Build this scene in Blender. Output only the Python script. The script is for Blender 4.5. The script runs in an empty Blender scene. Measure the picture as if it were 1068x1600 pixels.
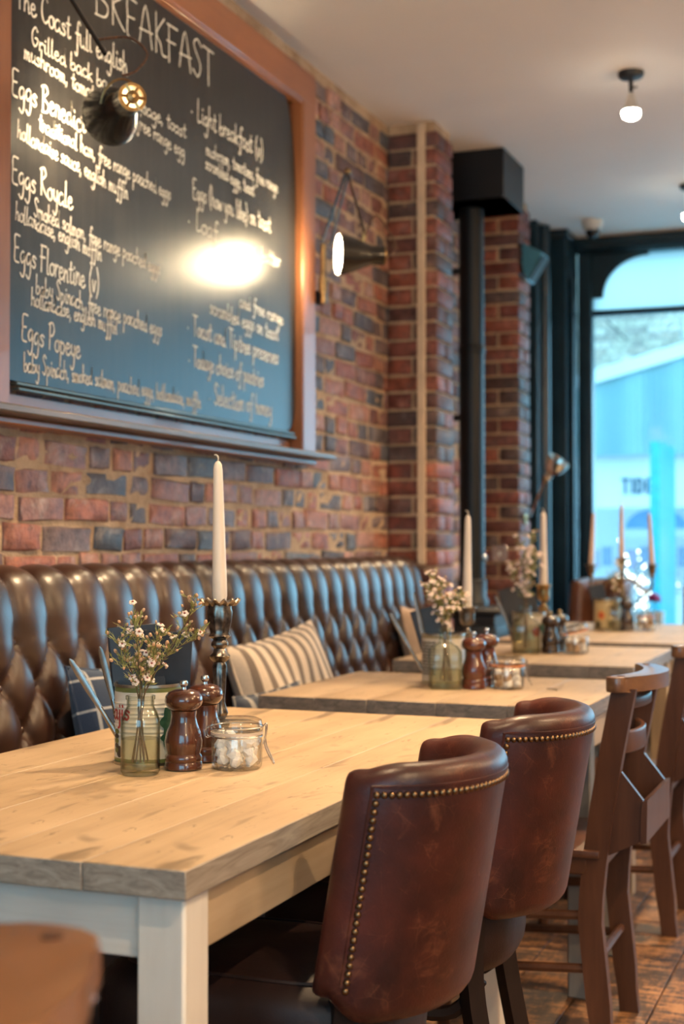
import bpy, bmesh, math, random
from mathutils import Vector, Matrix, Quaternion
random.seed(7)
R = math.radians
scene = bpy.context.scene
col = scene.collection

# ------------------------------------------------------------------ camera
cam_d = bpy.data.cameras.new('camera'); cam = bpy.data.objects.new('camera', cam_d); col.objects.link(cam)
scene.camera = cam
cam_d.sensor_fit = 'VERTICAL'; cam_d.sensor_height = 36.0; cam_d.lens = 50.0
cam.location = (2.05, 0.0, 1.15)
cam.rotation_euler = (R(90 + 1.289), 0, R(21.3))
cam_d.clip_start = 0.05; cam_d.clip_end = 200
cam_d.dof.use_dof = True; cam_d.dof.focus_distance = 2.45; cam_d.dof.aperture_fstop = 3.6

# ------------------------------------------------------------------ world, daylight, exposure
world = bpy.data.worlds.new('world'); scene.world = world; world.use_nodes = True
wn = world.node_tree.nodes; wl = world.node_tree.links
bg = wn['Background']; bg.inputs[0].default_value = (0.33, 0.74, 1.0, 1); bg.inputs[1].default_value = 3.6
vs = scene.view_settings
vs.view_transform = 'Standard'; vs.look = 'None'; vs.gamma = 1.0; vs.use_curve_mapping = False; vs.exposure = 0.75
scene.cycles.transparent_max_bounces = 24; scene.cycles.max_bounces = 8
def portal(name, loc, rot, sx, sy):
    d = bpy.data.lights.new(name, 'AREA'); d.shape = 'RECTANGLE'; d.size = sx; d.size_y = sy
    d.cycles.is_portal = True
    o = bpy.data.objects.new(name, d); o.location = loc; o.rotation_euler = rot; col.objects.link(o)
# area-light portals in the openings the daylight comes through (they only guide the sky light)
portal('daylight_front', (2.55, 8.46, 1.75), (R(-90), 0, 0), 4.4, 2.3)
portal('daylight_right', (4.9, -1.2, 1.6), (0, R(90), 0), 1.9, 1.5)
portal('daylight_back', (2.3, -2.5, 1.6), (R(90), 0, 0), 2.7, 1.9)

# ------------------------------------------------------------------ node helpers / materials
def new_mat(name):
    m = bpy.data.materials.new(name); m.use_nodes = True
    nt = m.node_tree; b = nt.nodes['Principled BSDF']
    return m, nt, b
def nd(nt, typ, **kw):
    n = nt.nodes.new(typ)
    for k, v in kw.items():
        if k.startswith('i_'): n.inputs[k[2:].replace('_', ' ')].default_value = v
        else: setattr(n, k, v)
    return n
def c4(c): return (c[0], c[1], c[2], 1)
def ramp(nt, fac, stops, interp='LINEAR'):
    r = nd(nt, 'ShaderNodeValToRGB'); r.color_ramp.interpolation = interp
    e = r.color_ramp.elements
    e[0].position, e[0].color = stops[0][0], c4(stops[0][1])
    e[1].position, e[1].color = stops[-1][0], c4(stops[-1][1])
    for p, c in stops[1:-1]:
        x = e.new(p); x.color = c4(c)
    nt.links.new(fac, r.inputs[0]); return r.outputs[0]
def coords(nt, scale=(1, 1, 1), rot=(0, 0, 0), out='Object'):
    t = nd(nt, 'ShaderNodeTexCoord'); mp = nd(nt, 'ShaderNodeMapping')
    mp.inputs['Scale'].default_value = scale; mp.inputs['Rotation'].default_value = rot
    nt.links.new(t.outputs[out], mp.inputs[0]); return mp.outputs[0]
def noise(nt, vec, scale, detail=4, rough=.55, dist=0):
    n = nd(nt, 'ShaderNodeTexNoise'); n.inputs['Scale'].default_value = scale; n.inputs['Detail'].default_value = detail
    n.inputs['Roughness'].default_value = rough; n.inputs['Distortion'].default_value = dist
    if vec is not None: nt.links.new(vec, n.inputs['Vector'])
    return n.outputs['Fac']
def mix(nt, fac, a, b, mode='MIX'):
    m = nd(nt, 'ShaderNodeMix', data_type='RGBA', blend_type=mode)
    for sock, v in ((m.inputs[0], fac), (m.inputs[6], a), (m.inputs[7], b)):
        if isinstance(v, (int, float)): sock.default_value = v
        elif isinstance(v, tuple): sock.default_value = c4(v)
        else: nt.links.new(v, sock)
    return m.outputs[2]
def math_n(nt, op, a, b=0.0, clamp=False):
    m = nd(nt, 'ShaderNodeMath', operation=op, use_clamp=clamp)
    for i, v in enumerate((a, b)):
        if isinstance(v, (int, float)): m.inputs[i].default_value = v
        else: nt.links.new(v, m.inputs[i])
    return m.outputs[0]
def bump(nt, b, h, strength=.3, dist=.01):
    n = nd(nt, 'ShaderNodeBump'); n.inputs['Strength'].default_value = strength; n.inputs['Distance'].default_value = dist
    nt.links.new(h, n.inputs['Height']); nt.links.new(n.outputs[0], b.inputs['Normal'])
def rough_var(nt, b, fac, lo, hi):
    mr = nd(nt, 'ShaderNodeMapRange'); mr.inputs['To Min'].default_value = lo; mr.inputs['To Max'].default_value = hi
    nt.links.new(fac, mr.inputs['Value']); nt.links.new(mr.outputs[0], b.inputs['Roughness'])

def plain(name, c, rough=.5, metal=0.0, c2=None, nscale=12, bmp=0, bscale=60, coat=0, spec=.5):
    m, nt, b = new_mat(name)
    b.inputs['Base Color'].default_value = c4(c); b.inputs['Roughness'].default_value = rough; b.inputs['Metallic'].default_value = metal
    b.inputs['Coat Weight'].default_value = coat; b.inputs['Specular IOR Level'].default_value = spec
    v = coords(nt)
    c2 = c2 or tuple(x * .82 for x in c)
    f = noise(nt, v, nscale)
    nt.links.new(ramp(nt, f, [(.35, c2), (.65, c)]), b.inputs['Base Color'])
    if bmp: bump(nt, b, noise(nt, v, bscale), bmp, .004)
    return m
def emit(name, c, s):
    m, nt, b = new_mat(name)
    b.inputs['Base Color'].default_value = c4(c); b.inputs['Emission Color'].default_value = c4(c); b.inputs['Emission Strength'].default_value = s
    return m
def wood(name, cols, axis='Y', scale=1.0, rough=.5, bmp=.25, coat=0, knots=False, edge=None, spec=.5):
    m, nt, b = new_mat(name)
    s = {'X': (1.2, 16, 16), 'Y': (16, 1.2, 16), 'Z': (16, 16, 1.2)}[axis]
    oi = nd(nt, 'ShaderNodeObjectInfo')
    v0 = coords(nt, tuple(q * scale for q in s))
    off = nd(nt, 'ShaderNodeVectorMath', operation='ADD'); nt.links.new(v0, off.inputs[0])
    cb = nd(nt, 'ShaderNodeCombineXYZ')
    k = math_n(nt, 'MULTIPLY', oi.outputs['Random'], 37.0)
    for i in range(3): nt.links.new(k, cb.inputs[i])
    nt.links.new(cb.outputs[0], off.inputs[1]); v = off.outputs[0]
    f1 = noise(nt, v, 1.0, 5, .6, .6); f2 = noise(nt, v, 6.0, 3, .6, .3)
    f = math_n(nt, 'ADD', math_n(nt, 'MULTIPLY', f1, .7), math_n(nt, 'MULTIPLY', f2, .3))
    n = len(cols)
    c = ramp(nt, f, [(.3 + .4 * i / (n - 1), cols[i]) for i in range(n)])
    big = noise(nt, coords(nt), 3.0, 3)
    c = mix(nt, .35, c, ramp(nt, big, [(.3, tuple(x * .6 for x in cols[0])), (.7, cols[-1])]), 'MIX')
    if knots:
        st = {'X': (3, 9, 9), 'Y': (9, 3, 9), 'Z': (9, 9, 3)}[axis]
        kn = noise(nt, coords(nt, st), 1.3, 2, .5, .8)
        c = mix(nt, ramp(nt, kn, [(.60, (0, 0, 0)), (.68, (.75, .75, .75))]), c, tuple(x * .42 for x in cols[0]))
        fine = noise(nt, coords(nt, tuple(q * 2.2 for q in st)), 2.3, 3, .7, 1.2)
        c = mix(nt, ramp(nt, fine, [(.63, (0, 0, 0)), (.69, (.6, .6, .6))]), c, tuple(x * .35 for x in cols[0]))
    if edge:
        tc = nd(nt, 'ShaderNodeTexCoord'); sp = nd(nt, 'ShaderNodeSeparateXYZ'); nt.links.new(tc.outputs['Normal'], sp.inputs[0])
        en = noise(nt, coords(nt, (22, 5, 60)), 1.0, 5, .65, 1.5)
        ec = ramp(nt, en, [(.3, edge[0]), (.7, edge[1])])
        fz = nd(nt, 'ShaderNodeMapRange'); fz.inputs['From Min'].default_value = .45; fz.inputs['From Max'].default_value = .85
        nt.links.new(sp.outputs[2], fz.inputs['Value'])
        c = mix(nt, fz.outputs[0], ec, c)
    nt.links.new(c, b.inputs['Base Color'])
    rough_var(nt, b, f, rough - .08, rough + .12)
    b.inputs['Coat Weight'].default_value = coat; b.inputs['Specular IOR Level'].default_value = spec
    bump(nt, b, f, bmp, .004)
    return m
def leather(name, dark, lite, rough=.36, scuff=None, coat=.15, spec=.5):
    m, nt, b = new_mat(name)
    v = coords(nt)
    f = noise(nt, v, 5.5, 6, .6, .4)
    c = ramp(nt, f, [(.32, dark), (.68, lite)])
    if scuff:
        sn = noise(nt, v, 14, 6, .7, 1.0)
        c = mix(nt, ramp(nt, sn, [(.55, (0, 0, 0)), (.8, (.6, .6, .6))]), c, scuff)
        vo = nd(nt, 'ShaderNodeTexVoronoi', feature='DISTANCE_TO_EDGE'); vo.inputs['Scale'].default_value = 26
        wv = nd(nt, 'ShaderNodeMix', data_type='VECTOR')
        nt.links.new(v, vo.inputs['Vector'])
        cr = math_n(nt, 'MULTIPLY', ramp(nt, vo.outputs['Distance'], [(.0, (1, 1, 1)), (.02, (0, 0, 0))]), ramp(nt, sn, [(.45, (0, 0, 0)), (.7, (.5, .5, .5))]))
        c = mix(nt, cr, c, scuff)
    nt.links.new(c, b.inputs['Base Color'])
    g = nd(nt, 'ShaderNodeTexVoronoi'); g.inputs['Scale'].default_value = 260; nt.links.new(v, g.inputs['Vector'])
    h = math_n(nt, 'ADD', math_n(nt, 'MULTIPLY', g.outputs['Distance'], .3), noise(nt, v, 30, 4))
    bump(nt, b, h, .18, .003)
    rough_var(nt, b, noise(nt, v, 9, 4), rough - .07, rough + .12)
    b.inputs['Coat Weight'].default_value = coat; b.inputs['Coat Roughness'].default_value = .3; b.inputs['Specular IOR Level'].default_value = spec
    return m
def brick_mat(name, stops, per_island, white=.25):
    m, nt, b = new_mat(name)
    if per_island: rnd = nd(nt, 'ShaderNodeNewGeometry').outputs['Random Per Island']
    else: rnd = nd(nt, 'ShaderNodeObjectInfo').outputs['Random']
    n = len(stops)
    c = ramp(nt, rnd, [(i / n, stops[i]) for i in range(n)], 'CONSTANT')
    tc = nd(nt, 'ShaderNodeTexCoord'); geo = nd(nt, 'ShaderNodeNewGeometry')
    pos = geo.outputs['Position']
    f = noise(nt, pos, 28, 6, .65)
    c = mix(nt, .75, c, ramp(nt, f, [(.32, (.22, .20, .20)), (.68, (1.6, 1.5, 1.45))]), 'MULTIPLY')
    w = noise(nt, pos, 11, 5, .7, .6)
    c = mix(nt, ramp(nt, w, [(.52, (0, 0, 0)), (.74, (white,) * 3)]), c, (.50, .42, .38))
    mo = noise(nt, pos, 17, 4, .7, .3)
    c = mix(nt, ramp(nt, mo, [(.62, (0, 0, 0)), (.75, (.55, .55, .55))]), c, (.40, .24, .13))
    nt.links.new(c, b.inputs['Base Color'])
    rough_var(nt, b, f, .42, .75)
    bump(nt, b, math_n(nt, 'ADD', f, noise(nt, pos, 110, 4)), .55, .006)
    return m
def thin_glass(name, tint=(1, 1, 1), edge=(.7, .75, .75), gloss=.04):
    m, nt, b = new_mat(name); nt.nodes.remove(b)
    out = nt.nodes['Material Output']
    lw = nd(nt, 'ShaderNodeLayerWeight'); lw.inputs['Blend'].default_value = .5
    tr = nd(nt, 'ShaderNodeBsdfTransparent'); gl = nd(nt, 'ShaderNodeBsdfGlossy'); gl.inputs['Roughness'].default_value = .03
    nt.links.new(ramp(nt, lw.outputs['Facing'], [(.35, tint), (.95, edge)]), tr.inputs[0])
    f = math_n(nt, 'ADD', math_n(nt, 'MULTIPLY', math_n(nt, 'POWER', lw.outputs['Facing'], 4.0), .45), gloss, True)
    ms = nd(nt, 'ShaderNodeMixShader'); nt.links.new(f, ms.inputs[0]); nt.links.new(tr.outputs[0], ms.inputs[1]); nt.links.new(gl.outputs[0], ms.inputs[2])
    nt.links.new(ms.outputs[0], out.inputs[0])
    return m

# ------------------------------------------------------------------ mesh helpers
class MB:
    def __init__(s): s.v = []; s.f = []
    def add(s, vs, fs):
        o = len(s.v); s.v.extend(tuple(p) for p in vs); s.f.extend(tuple(i + o for i in q) for q in fs); return s
    def box(s, c, d, bev=0.0, mat=None, seg=1):
        cx, cy, cz = c; hx, hy, hz = d[0] / 2, d[1] / 2, d[2] / 2
        vs = [(x, y, z) for x in (-hx, hx) for y in (-hy, hy) for z in (-hz, hz)]
        fs = [(0, 1, 3, 2), (4, 6, 7, 5), (0, 4, 5, 1), (2, 3, 7, 6), (0, 2, 6, 4), (1, 5, 7, 3)]
        if bev > 0:
            bm = bmesh.new(); bv = [bm.verts.new(p) for p in vs]
            for q in fs: bm.faces.new([bv[i] for i in q])
            bmesh.ops.bevel(bm, geom=list(bm.edges), offset=min(bev, hx * .9, hy * .9, hz * .9), segments=seg, profile=.6, affect='EDGES')
            bm.verts.index_update(); vs = [tuple(v.co) for v in bm.verts]; fs = [tuple(v.index for v in f.verts) for f in bm.faces]; bm.free()
        M = mat or Matrix()
        return s.add([M @ Vector(p) + Vector(c) for p in vs], fs)
    def lathe(s, prof, n=28, c=(0, 0, 0), M=None, close=False):
        vs = []; fs = []
        for r, z in prof:
            for k in range(n):
                a = 2 * math.pi * k / n; vs.append(Vector((r * math.cos(a), r * math.sin(a), z)))
        m = len(prof)
        rng = range(m if close else m - 1)
        for i in rng:
            for k in range(n):
                a, b2 = i * n + k, i * n + (k + 1) % n; j = (i + 1) % m
                fs.append((a, b2, j * n + (k + 1) % n, j * n + k))
        if not close:
            if prof[0][0] > 1e-5: fs.append(tuple(reversed(range(n))))
            if prof[-1][0] > 1e-5: fs.append(tuple(range((m - 1) * n, m * n)))
        M = M or Matrix()
        return s.add([M @ p + Vector(c) for p in vs], fs)
    def tube(s, path, r, n=8, caps=True, flat=None):
        P = [Vector(p) for p in path]; m = len(P)
        rr = r if isinstance(r, (list, tuple)) else [r] * m
        vs = []; fs = []; up = None
        for i in range(m):
            t = (P[min(i + 1, m - 1)] - P[max(i - 1, 0)]).normalized()
            if up is None:
                up = Vector((0, 0, 1)) if abs(t.z) < .9 else Vector((1, 0, 0))
            sx = t.cross(up).normalized(); up = sx.cross(t).normalized()
            for k in range(n):
                a = 2 * math.pi * k / n
                q = sx * math.cos(a) * rr[i] + up * math.sin(a) * rr[i] * (flat or 1)
                vs.append(P[i] + q)
        for i in range(m - 1):
            for k in range(n):
                fs.append((i * n + k, i * n + (k + 1) % n, (i + 1) * n + (k + 1) % n, (i + 1) * n + k))
        if caps: fs.append(tuple(reversed(range(n)))); fs.append(tuple(range((m - 1) * n, m * n)))
        return s.add(vs, fs)
    def sphere(s, c, r, n=10, m=6, sc=(1, 1, 1)):
        prof = [(max(1e-6, r * math.sin(math.pi * i / m)), -r * math.cos(math.pi * i / m)) for i in range(m + 1)]
        M = Matrix.Diagonal((sc[0], sc[1], sc[2], 1))
        return s.lathe(prof, n, c, M)
    def prism(s, pts, lo, hi, axis='Z'):
        n = len(pts)
        def p3(p, h): return {'Z': (p[0], p[1], h), 'Y': (p[0], h, p[1]), 'X': (h, p[0], p[1])}[axis]
        vs = [p3(p, lo) for p in pts] + [p3(p, hi) for p in pts]
        fs = [tuple(reversed(range(n))), tuple(range(n, 2 * n))] + [(i, (i + 1) % n, n + (i + 1) % n, n + i) for i in range(n)]
        return s.add(vs, fs)
    def grid(s, fn, nu, nv, wrapu=False, wrapv=False):
        vs = [fn(i / (nu if wrapu else nu - 1), j / (nv if wrapv else nv - 1)) for i in range(nu) for j in range(nv)]
        fs = []
        for i in range(nu if wrapu else nu - 1):
            for j in range(nv if wrapv else nv - 1):
                a = i * nv + j; b = ((i + 1) % nu) * nv + j; c = ((i + 1) % nu) * nv + (j + 1) % nv; d = i * nv + (j + 1) % nv
                fs.append((a, b, c, d))
        return s.add(vs, fs)
    def mesh(s, name, mat, smooth=True, ang=40):
        me = bpy.data.meshes.new(name); me.from_pydata(s.v, [], s.f); me.validate()
        bm = bmesh.new(); bm.from_mesh(me); bmesh.ops.recalc_face_normals(bm, faces=bm.faces); bm.to_mesh(me); bm.free()
        if smooth:
            me.polygons.foreach_set('use_smooth', [True] * len(me.polygons)); me.set_sharp_from_angle(angle=R(ang))
        if mat: me.materials.append(mat)
        return me
    def build(s, name, mat, parent=None, loc=None, rot=None, smooth=True, ang=40, label=None):
        return link(name, s.mesh(name, mat, smooth, ang), parent, loc, rot, label)
def link(name, data, parent=None, loc=None, rot=None, label=None):
    o = bpy.data.objects.new(name, data); col.objects.link(o)
    if parent: o.parent = parent
    if loc is not None: o.location = loc
    if rot is not None: o.rotation_euler = rot
    if label: o['label'] = label
    return o
def tag(o, label, cat, group=None):
    o['label'] = label; o['category'] = cat
    if group: o['group'] = group
    return o
def thing(name, label, cat, loc=(0, 0, 0), rz=0, group=None):
    return tag(link(name, None, None, loc, (0, 0, rz)), label, cat, group)
def struct(o): o['kind'] = 'structure'; return o
def copy_tree(o, parent=None):
    c = o.copy(); col.objects.link(c); c.parent = parent
    for ch in list(o.children): copy_tree(ch, c)
    return c
def aim(d):
    return Vector(d).normalized().to_track_quat('Z', 'Y').to_matrix().to_4x4()
def smoothpath(pts, k=6):
    P = [Vector(p) for p in pts]; out = []
    for i in range(len(P) - 1):
        p0 = P[max(i - 1, 0)]; p1 = P[i]; p2 = P[i + 1]; p3 = P[min(i + 2, len(P) - 1)]
        for j in range(k):
            t = j / k
            out.append(.5 * ((2 * p1) + (p2 - p0) * t + (2 * p0 - 5 * p1 + 4 * p2 - p3) * t * t + (3 * p1 - p0 - 3 * p2 + p3) * t ** 3))
    out.append(P[-1]); return out
# ------------------------------------------------------------------ shared materials
WALL_STOPS = [(.30, .115, .075), (.20, .085, .07), (.135, .105, .11), (.36, .165, .11), (.10, .085, .095), (.27, .135, .115),
              (.30, .10, .06), (.17, .12, .12), (.38, .20, .15), (.085, .095, .12), (.24, .12, .10), (.33, .125, .08), (.13, .075, .07)]
PIER_STOPS = [(.22, .06, .036), (.16, .042, .030), (.10, .038, .032), (.26, .078, .045), (.18, .055, .038), (.08, .046, .042), (.23, .068, .04), (.13, .045, .034)]
M_brick = brick_mat('brick', WALL_STOPS, False, .6); M_brick_far = brick_mat('brick_joined', WALL_STOPS, True, .6)
M_pbrick = brick_mat('pier_brick', PIER_STOPS, False, .2)
def mortar_mat():
    m, nt, b = new_mat('mortar'); pos = nd(nt, 'ShaderNodeNewGeometry').outputs['Position']
    f = noise(nt, pos, 35, 6, .7); g = noise(nt, pos, 7, 3)
    c = ramp(nt, f, [(.3, (.46, .30, .18)), (.7, (.80, .60, .40))])
    c = mix(nt, .5, c, ramp(nt, g, [(.35, (.30, .17, .095)), (.65, (.70, .52, .35))]))
    nt.links.new(c, b.inputs['Base Color']); b.inputs['Roughness'].default_value = .9
    bump(nt, b, math_n(nt, 'ADD', f, noise(nt, pos, 140, 3)), .9, .012); return m
M_mortar = mortar_mat()
M_ceiling = plain('ceiling_paint', (.86, .83, .80), .7, c2=(.83, .80, .77), nscale=1.5, bmp=.05, bscale=40)
M_plaster = plain('plaster', (.55, .48, .40), .8, nscale=3)
M_teal = plain('dark_teal_paint', (.010, .026, .036), .24, c2=(.007, .018, .026), nscale=4, bmp=.03, bscale=20)
M_black = plain('black_enamel', (.007, .007, .009), .42, c2=(.005, .005, .006), nscale=6, spec=.3)
M_iron = plain('cast_iron', (.018, .018, .02), .45, nscale=20, bmp=.08, bscale=90)
M_glass_win = thin_glass('window_glass', (.97, .99, 1), (.9, .95, .97), .02)
def opal():
    m, nt, b = new_mat('opal_glass'); nt.nodes.remove(b); out = nt.nodes['Material Output']
    t = nd(nt, 'ShaderNodeBsdfTranslucent'); t.inputs[0].default_value = (.74, .76, .74, 1)
    g = nd(nt, 'ShaderNodeBsdfTransparent'); g.inputs[0].default_value = (.6, .66, .7, 1)
    x = nd(nt, 'ShaderNodeMixShader'); x.inputs[0].default_value = .25
    nt.links.new(t.outputs[0], x.inputs[1]); nt.links.new(g.outputs[0], x.inputs[2]); nt.links.new(x.outputs[0], out.inputs[0]); return m
M_opal = opal()
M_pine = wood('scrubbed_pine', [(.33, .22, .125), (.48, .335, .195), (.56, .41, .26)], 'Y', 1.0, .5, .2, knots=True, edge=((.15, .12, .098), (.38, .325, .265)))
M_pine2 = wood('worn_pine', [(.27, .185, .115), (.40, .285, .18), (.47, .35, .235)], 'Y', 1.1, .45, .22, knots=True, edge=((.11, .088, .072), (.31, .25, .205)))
M_whitewash = wood('whitewashed_pine', [(.52, .47, .41), (.64, .59, .53), (.70, .66, .60)], 'Z', .8, .55, .12)
M_whitewash_h = wood('whitewashed_pine_rail', [(.52, .47, .41), (.64, .59, .53), (.70, .66, .60)], 'X', .8, .55, .12)
M_pine_leg = wood('pine_leg', [(.26, .19, .12), (.40, .30, .19), (.46, .35, .24)], 'Z', .8, .5, .15)
M_grey_leg = wood('grey_painted_leg', [(.16, .15, .14), (.22, .21, .20), (.28, .26, .24)], 'Z', .8, .5, .15)
M_chairwood = wood('elm_chair', [(.040, .015, .008), (.078, .030, .015), (.115, .046, .022)], 'Z', 1.2, .38, .12, coat=.1, spec=.3)
M_chairrail = wood('elm_rail', [(.075, .030, .013), (.135, .058, .025), (.19, .088, .04)], 'Y', 1.2, .30, .12, coat=.35)
M_darkleg = wood('dark_stained_leg', [(.008, .0045, .004), (.016, .008, .0065), (.022, .012, .009)], 'Z', 1, .45, .1, spec=.25)
M_frame = wood('board_frame_wood', [(.19, .062, .022), (.30, .105, .038), (.36, .14, .055)], 'Z', 1.0, .38, .1, coat=.2)
M_frame_h = wood('board_frame_rail_wood', [(.19, .062, .022), (.30, .105, .038), (.36, .14, .055)], 'Y', 1.0, .38, .1, coat=.2)
M_tray = wood('tray_wood', [(.10, .07, .05), (.16, .12, .095), (.20, .15, .12)], 'Y', 1.0, .4, .1)
M_settle = leather('settle_leather', (.022, .0085, .005), (.052, .020, .011), .34, coat=.4)
M_ox = leather('oxblood_leather', (.017, .0035, .0035), (.085, .016, .009), .38, scuff=(.22, .075, .036), coat=.15, spec=.32)
M_oxseat = leather('dark_seat_leather', (.010, .0045, .0045), (.024, .010, .008), .45, coat=.0, spec=.3)
M_nail = plain('antique_brass_nail', (.22, .13, .065), .35, 1.0, c2=(.07, .042, .026), nscale=70)
M_brass = plain('aged_brass', (.50, .33, .14), .32, 1.0, c2=(.24, .15, .07), nscale=30)
M_pewter = plain('aged_pewter', (.34, .30, .26), .34, 1.0, c2=(.14, .12, .10), nscale=40)
M_silver = plain('blackened_silver', (.30, .27, .24), .30, 1.0, c2=(.06, .052, .048), nscale=45)
M_steel = plain('steel', (.62, .62, .63), .22, 1.0, c2=(.5, .5, .52), nscale=20)
M_chrome = plain('chrome', (.75, .73, .70), .12, 1.0, c2=(.6, .58, .55), nscale=20)
M_wax = plain('candle_wax', (.72, .62, .52), .45, c2=(.68, .58, .48), nscale=8)
M_waxp = plain('peach_candle_wax', (.70, .50, .38), .45, c2=(.66, .46, .34), nscale=8)
M_wick = plain('wick', (.55, .48, .40), .9)
M_shade = plain('lamp_shade_enamel', (.012, .011, .009), .25, c2=(.008, .0075, .006), nscale=9, coat=.4)
M_lining = plain('lamp_lining', (.80, .78, .72), .5)
M_bulb = emit('lamp_bulb_glow', (1.0, .78, .48), 130); M_neck = emit('bulb_neck_glow', (1.0, .74, .40), 2.8)
M_spot_face = emit('spot_bulb_glow', (1.0, .86, .66), 30)
M_cord = plain('braided_cord', (.16, .07, .03), .7, c2=(.06, .03, .02), nscale=200)

# ------------------------------------------------------------------ room shell
YF, CEIL, XR, YB = 8.4, 2.97, 4.8, -2.4
floor = struct(MB().box((2.4, 3.0, -.06), (4.9, 10.95, .08)).build('floor', plain('subfloor', (.02, .014, .01), .9)))
def floor_mat():
    m, nt, b = new_mat('worn_floorboard'); oi = nd(nt, 'ShaderNodeObjectInfo')
    pos = nd(nt, 'ShaderNodeNewGeometry').outputs['Position']
    mp = nd(nt, 'ShaderNodeMapping'); nt.links.new(pos, mp.inputs[0]); mp.inputs['Scale'].default_value = (9, 42, 1)
    saw = noise(nt, mp.outputs[0], 1.0, 4, .7, .8)
    mp2 = nd(nt, 'ShaderNodeMapping'); nt.links.new(pos, mp2.inputs[0]); mp2.inputs['Scale'].default_value = (60, 14, 1)
    gr = noise(nt, mp2.outputs[0], 1.0, 4, .7, .5)
    big = noise(nt, pos, 4.5, 5, .65, .4)
    f = math_n(nt, 'ADD', math_n(nt, 'ADD', math_n(nt, 'MULTIPLY', saw, .45), math_n(nt, 'MULTIPLY', gr, .25)), math_n(nt, 'MULTIPLY', big, .3))
    c = ramp(nt, f, [(.43, (.028, .017, .012)), (.49, (.085, .042, .022)), (.52, (.27, .12, .045)), (.58, (.38, .19, .08))])
    c = mix(nt, .15, c, ramp(nt, oi.outputs['Random'], [(0, (.10, .055, .03)), (1, (.22, .115, .055))]))
    nt.links.new(c, b.inputs['Base Color']); rough_var(nt, b, f, .35, .7); bump(nt, b, f, .4, .006); return m
M_floor = floor_mat()
plank_cache = {}
x = 0.02; k = 0
while x < 4.7:
    w = (.165, .19, .175, .20)[k % 4]
    ys = [YB, 1.1 + (k * .83) % 1.7, 4.9 + (k * 1.27) % 1.9, YF]
    for a, b_ in zip(ys[:-1], ys[1:]):
        L = b_ - a - .004
        MB().box((0, 0, 0), (w - .005, L, .022), .0006).build('floorboard', M_floor, floor, (x + w / 2, (a + b_) / 2, -.011), smooth=False)
    x += w; k += 1
struct(MB().box((2.4, 3.0, CEIL + .06), (4.9, 10.95, .12)).build('ceiling', M_ceiling))

# --- brick pieces
def brick_face_mesh(L, H, D, seed):
    """A worn brick: front towards +x, wavy arrises, 50 triangles."""
    rn = random.Random(seed); nx, nz = 4, 3
    def fr(i, j):
        return (-L / 2 + L * i / (nx - 1), -H / 2 + H * j / (nz - 1))
    ring = [(i, 0) for i in range(nx)] + [(nx - 1, j) for j in range(1, nz)] + [(i, nz - 1) for i in range(nx - 2, -1, -1)] + [(0, j) for j in range(nz - 2, 0, -1)]
    mb = MB(); vs = []; fs = []
    idx = {}
    for i in range(nx):
        for j in range(nz):
            y, z = fr(i, j); s = .955 if i in (0, nx - 1) else 1; t = .90 if j in (0, nz - 1) else 1
            idx[(i, j)] = len(vs); vs.append((rn.uniform(-.0035, .003), y * s + rn.uniform(-.003, .003), z * t + rn.uniform(-.0025, .0025)))
    for i in range(nx - 1):
        for j in range(nz - 1): fs.append((idx[i, j], idx[i + 1, j], idx[i + 1, j + 1], idx[i, j + 1]))
    n = len(ring); o = len(vs)
    for (i, j) in ring:
        y, z = fr(i, j); vs.append((-.0055, y + rn.uniform(-.004, .003) * (1 if y < 0 else -1) * -1, z + rn.uniform(-.0035, .0035)))
    for (i, j) in ring:
        y, z = fr(i, j); vs.append((-D, y, z))
    for q in range(n):
        r2 = (q + 1) % n
        fs.append((idx[ring[q]], o + q, o + r2, idx[ring[r2]])); fs.append((o + q, o + n + q, o + n + r2, o + r2))
    return mb.add(vs, fs)
STR, HED, COURSE = .215, .102, .0752
face_bricks = {'s': [brick_face_mesh(STR, .0625, .035, i) for i in range(7)], 'h': [brick_face_mesh(HED, .0625, .035, 50 + i) for i in range(6)], 'q': [brick_face_mesh(.155, .0625, .035, 90 + i) for i in range(4)]}
face_mesh = {k: [mb.mesh('brick', M_brick, True, 60) for mb in v] for k, v in face_bricks.items()}
wall = struct(MB().box((-.1552, 3.0, 1.485), (.30, 10.95, 2.97)).build('wall_left', M_mortar))
items = []
rn = random.Random(3)
for c in range(int(CEIL / COURSE)):
    z = .036 + c * COURSE; y = 1.5 - rn.uniform(0, .25); i = rn.randint(0, 1)
    while y < 7.8:
        q = rn.random()
        kind = ('s' if q < .52 else 'q' if q < .66 else 'h') if i % 2 else ('h' if q < .72 else 'q' if q < .84 else 's')
        L = {'s': STR, 'h': HED, 'q': .155}[kind] * rn.uniform(.9, 1.08)
        g = rn.uniform(.011, .022); items.append((kind, y + L / 2, z + rn.uniform(-.004, .004), L, rn.randrange(100))); y += L + g; i += 1
def seen(y, z): return 2.72 < y < 5.84 and z > 1.04 and not (2.86 < y < 4.76 and 1.50 < z < 2.84)
vis = sorted([it for it in items if seen(it[1], it[2])], key=lambda t: (t[1]) ** 2 + (t[2] - 1.15) ** 2 * .3)
chosen = set(id(t) for t in vis[:300])
rest = MB()
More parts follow.
